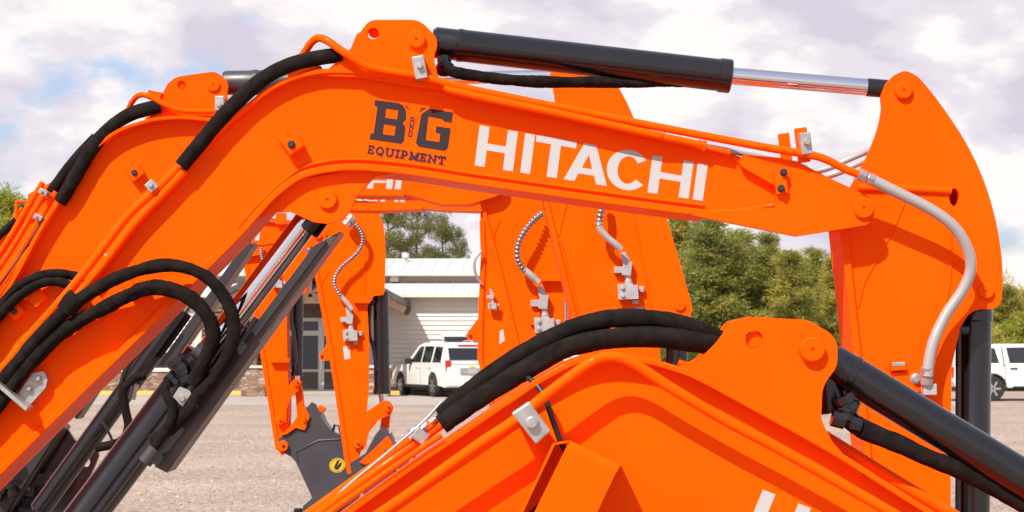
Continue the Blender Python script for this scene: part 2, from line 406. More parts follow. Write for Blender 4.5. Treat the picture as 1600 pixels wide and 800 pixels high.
    sleeve('hose_sleeve', [(534, 86, .02), (505, 89, .03), (465, 98, .035), (425, 114, .035), (390, 140, .035), (350, 180, .035), (312, 225, .035), (283, 260, .035)], Y, 11.5, t, 3, .13)
    tube('hydraulic_pipe', [(500, 108, .0), (488, 106, .02), (470, 109, .03), (450, 119, .03)], Y, 5, ORANGE, t)
    # arm cylinder
    a, b = W(650, 63, Y + .10), W(1143, 119.5, Y + .10); ax = (b - a).normalized(); L = (b - a).length; R = mm(25.5, Y); bm = new()
    lathe(bm, a + ax * .05, b, [(0, R * .8), (.01, R * .97), (.075, R * .97), (.08, R * 1.03), (.092, R * 1.03), (.097, R), (L - .09, R), (L - .088, R * 1.06), (L - .053, R * 1.06), (L - .05, R * .95)])
    ac = obj('arm_cylinder', bm, BLACK, t, smooth=30)
    e = W(1400, 140, Y + .10); bm = new(); cyl(bm, b - ax * .05, b.lerp(e, .85), mm(13.5, Y)); obj('rod', bm, CHROME, ac, smooth=40)
    bm = new(); cyl(bm, b.lerp(e, .82), e, mm(14.5, Y)); obj('rod_eye', bm, BLACK, ac, smooth=40)
    bm = new(); lathe(bm, W(694, 92, Y + .06), W(696, 118, Y + .03), [(0, .022), (.03, .022), (.031, .03), (.045, .03)], 10); obj('pipe_fitting', bm, BLACK, ac, smooth=35)
    sleeve('hose_sleeve', [(694, 106, .0), (715, 114, .0), (750, 120, 0), (800, 125, .0), (850, 128, 0), (900, 128, -.05), (960, 129, -.09), (1020, 128, -.1), (1080, 128, -.1)], Y, 9, t, 11, .26)
    # arm
    edge = spl([(1398, 117), (1413, 111), (1428, 116), (1442, 128), (1472, 166), (1510, 224), (1538, 284), (1556, 345), (1565, 400), (1567, 440)], 4)
    ap = [*edge, *filo([(1567, 445), (1564, 482, 18), (1518, 484, 30), (1500, 512)]), *spl([(1499, 520), (1492, 550), (1487, 585), (1486, 700), (1484, 1050)], 4), (1400, 1050),
          *spl([(1358, 750), (1342, 575), (1324, 430), (1312, 360), (1318, 318), (1338, 275), (1358, 237), (1372, 200), (1378, 170), (1377, 150), (1384, 130)], 4)]
    oval = [(1491 + 8 * math.cos(k * math.pi / 8), 308 + 14 * math.sin(k * math.pi / 8)) for k in range(16)]
    bm = new(); plate(bm, ap, Y + .065, .022, [oval]); plate(bm, ap, Y + .235, .022)
    arm = obj('arm', bm, ORANGE, t, bevel=.003, smooth=35)
    bm = new(); left = spl([(1386, 290), (1345, 292), (1322, 330), (1326, 360), (1338, 430), (1356, 575), (1372, 750), (1412, 1040)], 4)
    plate(bm, [*left, (1472, 1040), (1474, 560), (1482, 490), (1478, 330), (1480, 296)], Y + .0872, .1476)
    obj('arm_box', bm, ORANGE, arm, smooth=35)
    bm = new(); rim = [(p[0] - 7, p[1] + 2) for p in edge[14:]] + [(1558, 455), (1550, 470)]; ribbon(bm, rim, Y + .0872, 0, .1476, .012); obj('arm_web', bm, ORANGE, arm, smooth=35)
    bm = new(); ribbon(bm, [(1320, 310), (1317, 350), (1340, 560), (1360, 760), (1400, 1048)], Y + .065, -.012, .21, .022); obj('front_flange', bm, ORANGE, arm, bevel=.003, smooth=35)
    bm = new(); sweep(bm, [W(p[0], p[1], Y + .063) for p in ((1340, 293), (1400, 294), (1486, 298))], .012, 10); obj('stiffener', bm, ORANGE, arm, smooth=60)
    bm = new(); sweep(bm, [W(p[0], p[1], Y + .066) for p in ((1485, 322), (1485, 350), (1486, 395), (1484, 440), (1472, 500), (1460, 560))], .005, 8); obj('weld_bead', bm, ORANGE, arm, smooth=60)
    bm = new(); sweep(bm, [W(p[0], p[1], Y + .066) for p in ((1412, 318), (1395, 360), (1350, 440), (1340, 480))], .005, 8); obj('weld_bead', bm, ORANGE, arm, smooth=60)
    disc('pin', 1411, 142, 13.5, Y + .065, .016, ORANGE, arm); disc('pin', 1540, 455, 12, Y + .065, .014, ORANGE, arm)
    # steel hose down the arm with its valve
    bm = new(); hexfit(bm, W(1341, 272, Y - .06), W(1364, 282, Y - .055), mm(10, Y)); obj('hose_fitting', bm, ZINC, t, smooth=35)
    tube('hydraulic_hose', [(1358, 279, .055), (1400, 300, .05), (1450, 325, .045), (1488, 352, .04), (1510, 385, .03), (1517, 418, .02), (1505, 452, .01), (1478, 492, 0), (1460, 530, 0), (1452, 562, 0), (1449, 588, 0)], Y, 9, SILVERHOSE, t, 14)
    bm = new(); hexfit(bm, W(1449, 574, Y), W(1448, 600, Y + .01), mm(10.5, Y)); obj('hose_fitting', bm, ZINC, t, smooth=35)
    block('valve_block', 1447, 608, 21, 18, 0, Y + .065, .06, 0, VALVE, arm)
    block('valve_block', 1424, 596, 56, 34, -6, Y + .065, .025, 0, ORANGE, arm); bolt('bolt', 1428, 591, 7, Y + .065, .026, ZINC, arm, n=16)
    block('valve_block', 1401, 572, 24, 14, -3, Y + .065, .04, 0, ORANGE, arm); block('valve_cap', 1400, 569, 20, 7, -3, Y + .065, .042, 0, ZINC, arm)
    # bucket cylinder behind the arm
    bm = new(); A = W(1524, 455, Y + .155); B = W(1519, 1000, Y + .155); lathe(bm, A, B, [(0, .05), (.05, .052), (.09, .0545), (.095, mm(26, Y)), (.5, mm(26, Y)), (.505, mm(27.5, Y)), (.53, mm(27.5, Y)), (.532, mm(26, Y)), (1.03, mm(26, Y))]); bc = obj('bucket_cylinder', bm, BLACK, t, smooth=30)
    tube('cylinder_pipe', [(1503, 500, .02), (1498, 515, .02), (1497.5, 560, .02), (1497, 800, .02), (1496, 1000, .02)], Y + .12, 4.5, BLACK, bc)
    bm = new(); cyl(bm, W(1513, 515, Y + .12), W(1496, 515, Y + .12), .02); obj('pipe_fitting', bm, BLACK, bc, smooth=40)
    # boom cylinder with guard channel, lower left
    s = hyd('boom_cylinder', (504, 313), (40, 930), Y + .10, 31, .395, t, 20)
    bm = new(); A, B = W(510, 318, Y + .1), W(478, 360, Y + .1); cyl(bm, A, B, mm(22, Y)); obj('rod_eye', bm, BLACK, s, smooth=40)
    bm = new(); plate(bm, fil([(492, 382, 6), (514, 372, 2), (247, 731), (236, 722)]), Y + .03, .012)
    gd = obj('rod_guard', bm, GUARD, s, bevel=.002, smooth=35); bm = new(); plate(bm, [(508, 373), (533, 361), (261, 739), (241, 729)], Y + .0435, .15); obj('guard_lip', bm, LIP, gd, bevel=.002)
    tube('cylinder_pipe', [(402, 497, .03), (330, 592, .03), (262, 683, .03), (236, 720, .03)], Y, 5, BLACK, s)
    tube('cylinder_pipe', [(376, 505, .03), (310, 592, .03), (200, 738, .03), (60, 925, .03)], Y, 7, BLACK, s)
    tube('pipe_sleeve', [(243, 700, .035), (226, 722, .035)], Y, 12, GUNMETAL, s)
    bm = new(); cyl(bm, W(305, 545, Y - .0), W(325, 560, Y - .0), mm(13, Y)); obj('pipe_fitting', bm, GUNMETAL, s, smooth=40)
    for (x, y, x2, y2, r) in ((272, 560, 286, 578, 15), (284, 575, 292, 596, 12), (262, 585, 276, 600, 10), (335, 548, 318, 575, 13)):
        bm = new(); hexfit(bm, W(x, y, Y - .02), W(x2, y2, Y - .02), mm(r, Y)); obj('pipe_fitting', bm, BLACK, s, smooth=35)
    q = [(270, 620), (280, 604, 4), (296, 610), (309, 634), (302, 643), (286, 636)]
    bm = new(); plate(bm, fil(q), Y - .045, .03); c = obj('pipe_clamp', bm, ZINC, s, bevel=.003); bolt('bolt', 285, 623, 5, Y - .045, 0, ZINC, c)
    sleeve('hose_sleeve', [(262, 596, .03), (258, 612, .05), (270, 640, .05), (262, 670, .05), (240, 700, .04)], Y, 7, t, 21, .2)
    sleeve('hose_sleeve', [(332, 590, .02), (310, 615, .03), (290, 645, .03), (262, 672, .03), (238, 690, .03)], Y, 11, t, 25, .2)
    # two sleeved hoses that arch from the boom to the cylinder
    sleeve('hose_sleeve', [(-140, 720, .04), (-50, 640, .045), (8, 588, .05), (60, 528, .06), (106, 482, .07), (150, 452, .08), (200, 428, .09), (250, 415, .09), (295, 419, .09), (332, 441, .08), (357, 476, .07), (365, 515, .06), (356, 555, .05), (330, 598, .03)], Y, 10, t, 31, .30)
    sleeve('hose_sleeve', [(-160, 790, .03), (-70, 705, .035), (-15, 646, .04), (16, 606, .045), (48, 566, .05), (84, 530, .055), (124, 502, .06), (162, 482, .07), (200, 461, .08), (236, 449, .08), (276, 455, .08), (308, 474, .07), (329, 504, .06), (331, 536, .05), (318, 568, .04), (300, 600, .03)], Y, 11.2, t, 37, .36)
    sleeve('sleeve_knot', [(122, 463, .072), (112, 474, .074), (104, 486, .07)], Y, 14, t, 41, .3)
    pl = fil([(24, 622), (50, 583, 3), (69, 580, 5), (74, 593), (71, 606), (41, 639)])
    bm = new(); plate(bm, pl, Y - .028, .03); c = obj('clamp_plate', bm, ZINC, t, bevel=.002)
    bolt('bolt', 60, 591, 4.5, Y - .028, 0, ZINC, c); bolt('bolt', 46, 607, 4.5, Y - .028, 0, ZINC, c)
    bm = new(); plate(bm, [(-30, 583), (-26, 578), (44, 637), (40, 643)], Y - .095, .08); obj('clamp_strap', bm, ZINC, c, bevel=.002)
    # foot of the boom: swing post
    bm = new(); plate(bm, fil([(-420, 920, 30), (-330, 910, 40), (-250, 1010), (120, 980, 40), (100, 1090, 40), (-200, 1150), (-420, 1150)]), Y - .04, .03)
    plate(bm, fil([(-420, 920, 30), (-330, 910, 40), (-250, 1010), (120, 980, 40), (100, 1090, 40), (-200, 1150), (-420, 1150)]), Y + .22, .03); obj('swing_post', bm, BLACK, t, bevel=.004)
    return t
main_machine()

# ============ the nearest excavator: bend of the boom, lower right
def near_machine():
    Y = Y_N
    t = thing('excavator', 'nearest orange excavator, its boom hump and thick black cylinder in front of the others', 'excavator', W(300, 1250, Y + .1), 'orange excavators parked in a row')
    top = spl([(250, 1010), (430, 884), (520, 818), (640, 731), (722, 676), (815, 612), (862, 583), (905, 563), (950, 556), (1000, 562), (1050, 575), (1095, 593), (1200, 650), (1300, 706), (1430, 788), (1600, 890), (1760, 985)], 5)
    low = spl([(330, 1130), (500, 1010), (640, 920), (760, 860), (850, 835), (920, 830), (1000, 845), (1180, 930), (1400, 1050), (1700, 1210)], 4)
    bm = new(); plate(bm, [*top, *low[::-1]], Y, .21); boom = obj('boom', bm, ORANGE, t, bevel=.003, smooth=35)
    bm = new(); ribbon(bm, top, Y, -.045, .255, .014); obj('top_flange', bm, ORANGE, boom, bevel=.003, smooth=35)
    bm = new(); ribbon(bm, low, Y, -.020, .230, .02); obj('bottom_flange', bm, ORANGE, boom, bevel=.003, smooth=35)
    br = fil([(1052, 576), (1095, 561, 30), (1122, 534, 50), (1146, 500, 22), (1170, 495), (1262, 500, 40), (1309, 527, 34), (1308, 573, 30), (1285, 603, 50), (1283, 655, 40), (1300, 690, 40), (1352, 748), (1300, 712), (1200, 656), (1100, 599)])
    pair('cylinder_bracket', br, Y, -.025, .205, .032, ORANGE, boom, [circ(1178, 530, 14)], [circ(1168, 532, 14)], (-10, 2), .004)
    disc('pin', 1268, 546, 20, Y - .025, .02, ORANGE, boom)
    bm = new(); cyl(bm, W(1178, 531, Y - .012), W(1178, 531, Y + .2), mm(13, Y)); obj('pin', bm, ORANGE, boom, smooth=40)
    q = quad((1192, 765), (1640, 938), (1608, 1015), (1160, 842)); big_word(q, Y - .0012, boom)
    # pipes
    tube('hydraulic_pipe', [(380, 945, .07), (520, 852, .08), (640, 771, .085), (747, 695, .09), (800, 660, .09), (860, 612, .09), (915, 572, .09), (938, 560, .09), (962, 558, .09), (990, 568, .09), (1040, 601, .085), (1130, 655, .08), (1200, 692, .08), (1300, 748, .08), (1430, 823, .08), (1700, 985, .08)], Y, 8.6, ORANGE, t, 14)
    tube('hydraulic_pipe', [(700, 655, -.04), (650, 692, -.02), (560, 757, .0), (440, 845, 0), (250, 985, 0)], Y, 8, ORANGE, t)
    tube('hydraulic_pipe', [(690, 680, .05), (640, 713, .05), (540, 783, .05), (440, 856, .05), (250, 990, .05)], Y, 5, ORANGE, t)
    tube('hydraulic_pipe', [(705, 646, -.1), (655, 677, -.1), (560, 748, -.1), (430, 842, -.1)], Y, 9, ORANGE, t)
    tube('hydraulic_pipe', [(760, 600, -.06), (815, 556, -.06), (862, 535, -.06), (905, 523, -.06), (960, 530, -.08)], Y, 9, ORANGE, t)
    tube('hydraulic_pipe', [(1060, 566, -.02), (1100, 582, -.02), (1160, 616, -.02), (1210, 645, -.02)], Y, 6, ORANGE, t)
    tube('hydraulic_pipe', [(1240, 655, -.12), (1290, 684, -.12), (1400, 752, -.12), (1500, 812, -.12), (1640, 900, -.12)], Y, 11, ORANGE, t)
    tube('steel_line', [(690, 628, -.02), (660, 660, -.0), (600, 712, .0), (540, 762, 0), (470, 830, 0)], Y, 2.4, ZINC, t, 8)
    for (x, y, x2, y2, r) in ((668, 662, 648, 677, 12), (652, 672, 640, 684, 14), (690, 646, 672, 660, 6)):
        bm = new(); hexfit(bm, W(x, y, Y + .03), W(x2, y2, Y + .03), mm(r, Y)); obj('hose_fitting', bm, ZINC, t, smooth=35)
    block('pipe_clamp', 657, 681, 24, 20, 37, Y, .01, .05, ZINC, t)
    bm = new(); plate(bm, [(799, 646), (827, 627), (861, 674), (838, 695)], Y - .105, .08); c = obj('pipe_clamp', bm, ZINC, t, bevel=.004)
    bolt('bolt', 831, 660, 9.5, Y - .105, 0, ZINC, c, h=.014, n=16)
    # open box bracket on the web
    bm = new(); plate(bm, [(885, 699), (963, 738), (900, 870), (803, 866)], Y - .124, .006); bk = obj('box_bracket', bm, ORANGE, t, bevel=.0015)
    def sheet(P, d):
        bm = new(); vs = [bm.verts.new(p) for p in P]; vb = [bm.verts.new(p + Vector(d)) for p in P]; bm.faces.new(vs); bm.faces.new(vb[::-1])
        for i in range(4): bm.faces.new((vs[i], vs[(i + 1) % 4], vb[(i + 1) % 4], vb[i]))
        obj('side_wall', bm, ORANGE, bk)
    sheet([W(885, 699, Y - .1241), W(963, 738, Y - .1241), W(970, 726, Y - .105), W(890, 688, Y - .105)], (0, .006, 0))
    sheet([W(890, 688, Y - .1045), W(970, 726, Y - .1045), W(970, 726, Y - .001), W(890, 688, Y - .001)], (0, 0, -.005))
    sheet([W(864, 692, Y - .118), W(782, 866, Y - .118), W(782, 866, Y - .001), W(864, 692, Y - .001)], (.006, 0, 0))
    sheet([W(864, 692, Y - .117), W(888, 688, Y - .117), W(888, 688, Y - .004), W(864, 692, Y - .004)], (0, 0, -.005))
    tube('control_cable', [(818, 588, .0), (833, 596, .03), (850, 618, .05), (862, 652, .05), (874, 686, .04), (886, 720, .03), (860, 770, .03), (822, 812, .03)], Y, 4.6, RUBBER, t)
    # sleeved hoses
    sleeve('hose_sleeve', [(1130, 532, -.05), (1095, 516, -.03), (1050, 503, -.02), (1000, 496, -.02), (950, 498, -.02), (900, 510, -.02), (850, 534, -.02), (800, 562, -.02), (740, 606, -.02), (688, 650, -.02)], Y, 14, t, 51, .2)
    sleeve('hose_sleeve', [(1126, 541, -.04), (1080, 533, -.01), (1030, 527, .0), (980, 527, 0), (930, 532, .0), (880, 546, 0), (835, 570, 0), (790, 596, 0), (740, 628, 0), (690, 664, 0)], Y, 16, t, 57, .2)
    # arm cylinder
    a, b = W(1268, 548, Y + .09), W(1900, 929, Y + .09); ax = (b - a).normalized(); R = mm(31, Y); bm = new()
    lathe(bm, a + ax * .045, b, [(0, R * .9), (.012, R), (.05, R), (.052, R * 1.05), (.065, R * 1.05), (.067, R), ((b - a).length - .06, R)]); ac = obj('arm_cylinder', bm, BLACK, t, smooth=30)
    bm = new(); cyl(bm, W(1290, 590, Y + .1), W(1298, 645, Y + .1), mm(26, Y)); obj('pipe_fitting', bm, BLACK, ac, smooth=40)
    for (x, y, x2, y2, r) in ((1318, 618, 1330, 640, 18), (1328, 632, 1322, 656, 16), (1300, 652, 1345, 664, 14)):
        bm = new(); hexfit(bm, W(x, y, Y + .03), W(x2, y2, Y + .03), mm(r, Y)); obj('pipe_fitting', bm, BLACK, ac, smooth=35)
    sleeve('hose_sleeve', [(1322, 652, -.03), (1350, 672, -.04), (1400, 692, -.05), (1450, 715, -.07), (1500, 735, -.09), (1560, 765, -.1), (1640, 810, -.1)], Y, 14.5, t, 61, .24)
    tube('cylinder_pipe', [(1345, 655, -.1), (1420, 692, -.1), (1520, 752, -.1), (1640, 825, -.1)], Y, 4, BLACK, ac)
    return t
near_machine()

# ============ the second one, behind the main boom at the left
def valve(arm, x, y, k, Y, m=VALVE):
    "white-metal hose valve bolted to an arm: body, elbow and caps; (x,y) lower block, k size"
    A = W(x, y, Y); bm = new(); s = mm(k, Y)
    def bx(cx, cz, w, h, d, a=0):
        c = A + Vector((cx * s, -d * s / 2, -cz * s)); r = math.radians(a)
        box(bm, c, (Vector((math.cos(r), 0, -math.sin(r))), Vector((math.sin(r), 0, math.cos(r))), Vector((0, 1, 0))), (w * s / 2, h * s / 2, d * s / 2))
    bx(-3, 0, 24, 24, 16, -4); bx(9, 1, 14, 22, 20, -4); bx(22, -4, 7, 9, 10); bx(12, 16, 9, 6, 12)
    bx(-1, -36, 14, 22, 16, 6); bx(-14, -34, 14, 10, 12)
    for dz in (-6, 6): lathe(bm, A + Vector((-8 * s, -16 * s, dz * s)), A + Vector((-8 * s, -20 * s, dz * s)), [(0, 3.4 * s), (4 * s, 3 * s)], 10)
    lathe(bm, A + Vector((2 * s, -8 * s, 10 * s)), A + Vector((0, -8 * s, 29 * s)), [(0, 6 * s), (8 * s, 6 * s), (8.1 * s, 5 * s), (19 * s, 5 * s)], 12)
    lathe(bm, A + Vector((-2 * s, -8 * s, 46 * s)), A + Vector((-7 * s, -8 * s, 62 * s)), [(0, 6.5 * s), (7 * s, 6.5 * s), (7.1 * s, 5 * s), (16 * s, 5.2 * s)], 12)
    return obj('hose_valve', bm, m, arm, bevel=.002, smooth=35)

def web_lugs(spec, Y, boom, k):
    for (x, y, a) in spec:
        block('hose_lug', x, y, 27 * k, 24 * k, a, Y, .04, 0, ORANGE, boom); bolt('bolt', x - 1, y, 5 * k, Y, .041, BOLT, boom, h=.008, n=16)

def second_machine():
    Y = Y_2
    t = thing('excavator', 'orange excavator behind the lettered boom, bare hinge bracket and black sleeve at upper left', 'excavator', W(-330, 990, Y + .1), 'orange excavators parked in a row')
    top = spl([(-300, 860), (-160, 690), (-60, 565), (15, 457), (67, 362), (95, 318), (118, 280), (145, 242), (185, 209), (235, 191), (285, 186), (340, 190), (420, 196), (560, 206), (700, 218), (830, 236)], 5)
    low = spl([(-250, 960), (-100, 790), (60, 605), (180, 450), (290, 330), (360, 282), (430, 262), (520, 254), (640, 262), (830, 285)], 4)
    bm = new(); plate(bm, [*top, *filo([(870, 240), (906, 248, 16), (904, 286, 16), (870, 286)]), *low[::-1]], Y, .2); boom = obj('boom', bm, ORANGE, t, bevel=.003, smooth=35)
    bm = new(); ribbon(bm, top, Y, -.055, .255, .014); obj('top_flange', bm, ORANGE, boom, bevel=.003, smooth=35)
    bm = new(); ribbon(bm, low, Y, -.018, .218, .018); obj('bottom_flange', bm, ORANGE, boom, bevel=.003, smooth=35)
    lug = fil([(290, 330), (330, 325), (376, 342, 20), (412, 338, 14), (416, 310, 14), (380, 285), (340, 292)]); pair('cylinder_bracket', lug, Y, .012, .158, .03, ORANGE, boom)
    br = fil([(228, 190), (247, 165, 8), (258, 148), (268, 128, 10), (280, 119, 12), (338, 111, 22), (357, 128, 16), (354, 148, 16), (358, 170, 10), (368, 192), (300, 190)])
    pair('cylinder_bracket', br, Y, -.014, .184, .028, ORANGE, boom, [circ(284, 133, 7)], [circ(278, 135, 7)], (-6, 2)); disc('pin', 334, 133, 10.5, Y - .012, .014, ORANGE, boom)
    bm = new(); cyl(bm, W(284, 133.5, Y - .002), W(284, 133.5, Y + .2), mm(6.4, Y)); obj('pin', bm, ORANGE, boom, smooth=40)
    block('hose_lug', 242, 150, 22, 14, 12, Y + .15, .02, .03, ORANGE, boom)
    web_lugs([(214, 271, -38), (27, 487, -44)], Y, boom, .8); block('hose_lug', 204, 263, 14, 16, -38, Y, .02, 0, ORANGE, boom)
    block('hose_lug', 58, 462, 24, 30, -45, Y, .045, 0, ORANGE, boom)
    tube('hydraulic_pipe', [(196, 182, -.03), (206, 160, 0), (217, 149, .03), (232, 150, .04), (255, 162, .045), (280, 172, .045), (310, 174, .04), (344, 174, .04), (420, 180, .03), (560, 190, .03)], Y, 4.4, ORANGE, t)
    c = block('pipe_clamp', 346, 164, 14, 23, 0, Y, .058, -.012, ZINC, t); bolt('bolt', 346, 166, 4, Y, .058, ZINC, c)
    sleeve('hose_sleeve', [(250, 166, .02), (232, 170, .03), (205, 178, .035), (180, 193, .035), (157, 215, .035), (137, 243, .035), (118, 275, .035), (104, 300, .035), (94, 316, .03)], Y, 10.5, t, 71, .15)
    sleeve('hose_sleeve', [(150, 215, -.02), (128, 238, -.03), (108, 262, -.03), (92, 284, -.03), (80, 300, -.02)], Y, 8.5, t, 75, .1)
    for dx, dy, o in ((0, 0, .03), (-9, -5, .0), (-20, -14, -.04), (-30, -20, -.08)):
        tube('hydraulic_pipe', [(97 + dx, 305 + dy, o), (72 + dx, 346 + dy, o), (45 + dx, 392 + dy, o), (10 + dx, 445 + dy, o), (-80 + dx, 575 + dy, o), (-200 + dx, 725 + dy, o)], Y, 4.6, ORANGE, t)
    tube('control_cable', [(70, 335, .03), (50, 372, .05), (35, 395, .03), (10, 430, .05), (-40, 500, .03)], Y, 1.6, RUBBER, t, 8)
    for x, y in ((72, 302), (64, 341)):
        c = block('pipe_clamp', x, y, 14, 9, 30, Y, .055, 0, ZINC, t); bolt('bolt', x - 2, y, 2.6, Y, .055, ZINC, c)
    # arching sleeves
    sleeve('hose_sleeve', [(-60, 560, .05), (0, 478, .05), (30, 447, .06), (62, 431, .06), (95, 428, .06), (132, 435, .04)], Y, 7.3, t, 81, .26)
    sleeve('hose_sleeve', [(-50, 570, .06), (0, 494, .06), (28, 464, .07), (58, 445, .07), (90, 440, .07), (128, 454, .05)], Y, 7.3, t, 83, .26)
    # arm cylinder runs behind the main one
    bm = new(); a, b = W(334, 130, Y + .1), W(900, 118, Y + .1); R = mm(19, Y); ax = (b - a).normalized()
    lathe(bm, a + ax * .04, a.lerp(b, .62), [(0, R * .9), (.01, R), (.12, R), (.122, R * 1.06), (.14, R * 1.06), (.142, R), (.88, R)]); ac = obj('arm_cylinder', bm, GUNMETAL, t, smooth=30)
    bm = new(); cyl(bm, a.lerp(b, .6), b, mm(10, Y)); obj('rod', bm, CHROME, ac, smooth=40)
    # its arm, behind the middle of the main boom
    ap = [*filo([(862, 130), (858, 96, 22), (930, 90, 30), (955, 120)]), *spl([(962, 128), (985, 172), (1015, 250), (1040, 335), (1062, 410), (1079, 470)], 4), *filo([(1082, 482), (1076, 506, 14), (1034, 502, 16), (1030, 530)]), (1032, 560), (1030, 700), (1022, 840), (968, 840), *spl([(893, 490), (872, 402), (849, 309), (850, 240), (868, 190), (866, 150)], 4)]
    bm = new(); plate(bm, ap, Y + .03, .022); plate(bm, ap, Y + .21, .022); plate(bm, [(868, 305), (1000, 305), (1022, 480), (1018, 820), (985, 820), (905, 480)], Y + .0523, .157)
    arm = obj('arm', bm, ORANGE, t, bevel=.003, smooth=35)
    bm = new(); ribbon(bm, [(868, 175), (852, 240), (852, 309), (874, 402), (896, 490), (974, 838)], Y + .03, -.012, .235, .02); obj('front_flange', bm, ORANGE, arm, bevel=.003, smooth=35)
    for P in (((989, 328), (1000, 390), (1010, 440), (1021, 500)), ((852, 330), (880, 390), (900, 470), (908, 500)), ((885, 316), (878, 345), (873, 368))):
        bm = new(); sweep(bm, [W(p[0], p[1], Y + .03) for p in P], .005, 8); obj('weld_bead', bm, ORANGE, arm, smooth=60)
    disc('pin', 1062, 477, 8.5, Y + .03, .012, ORANGE, arm)
    springhose('spring_hose', [(938, 300, .05), (940, 322, .05), (937, 340, .05), (936, 352, .05)], Y, 6, t)
    tube('hydraulic_hose', [(936, 346, .05), (939, 360, .05), (950, 372, .05), (962, 382, .05), (970, 390, .045)], Y, 5.5, SILVERHOSE, t)
    valve(arm, 980, 456, 1.0, Y + .03); bm = new(); plate(bm, [(990, 481), (1006, 479), (1007, 490), (990, 490)], Y + .0288, 0); obj('white_label', bm, DWHITE, arm)
    bm = new(); lathe(bm, W(1060, 480, Y + .12), W(1050, 800, Y + .12), [(0, .045), (.05, .045), (.8, .045)]); obj('bucket_cylinder', bm, BLACK, t, smooth=30)
    # boom cylinder
    s = hyd('boom_cylinder', (396, 333), (60, 800), Y + .10, 16, .325, t, 8.5, collar=False)
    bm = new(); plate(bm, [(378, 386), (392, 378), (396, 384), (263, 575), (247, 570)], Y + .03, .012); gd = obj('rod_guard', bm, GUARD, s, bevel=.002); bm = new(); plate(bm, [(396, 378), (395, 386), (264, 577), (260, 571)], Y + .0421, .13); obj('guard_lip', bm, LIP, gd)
    tube('cylinder_pipe', [(262, 488, .04), (236, 525, .04), (200, 572, .04), (190, 600, .04)], Y, 4.5, BLACK, s)
    tube('cylinder_pipe', [(345, 404, .06), (318, 440, .06), (296, 470, .06)], Y, 3, ZINC, s)
    bm = new(); hexfit(bm, W(212, 600, Y - .02), W(206, 624, Y - .02), mm(6, Y)); obj('pipe_fitting', bm, ZINC, s, smooth=35)
    sleeve('hose_sleeve', [(226, 586, .03), (206, 594, .05), (192, 612, .06), (196, 640, .05), (200, 668, .04), (188, 690, .03), (150, 700, .02)], Y, 6.5, t, 91, .2)
    tube('control_cable', [(158, 655, .06), (168, 672, .06), (177, 692, .05)], Y, 2.2, RUBBER, t, 8)
    bm = new(); sp = fil([(-380, 850, 30), (-290, 850, 40), (-200, 900), (20, 850, 40), (40, 920, 40), (-150, 990), (-380, 990)]); plate(bm, sp, Y - .04, .03); plate(bm, sp, Y + .22, .03); obj('swing_post', bm, BLACK, t, bevel=.004)
    return t
second_machine()

def boom_behind(Y, t, top, low, tip, lug=None):
    bm = new(); T = spl(top, 4); Lw = spl(low, 4); plate(bm, [*T, *filo([T[-1], *tip, Lw[-1]])[1:-1], *Lw[::-1]], Y, .2); boom = obj('boom', bm, ORANGE, t, bevel=.003, smooth=35)
    bm = new(); ribbon(bm, T, Y, -.02, .22, .014); obj('top_flange', bm, ORANGE, boom, bevel=.002, smooth=35)
    bm = new(); ribbon(bm, Lw, Y, -.02, .22, .02); obj('bottom_flange', bm, ORANGE, boom, bevel=.003, smooth=35)
    return boom

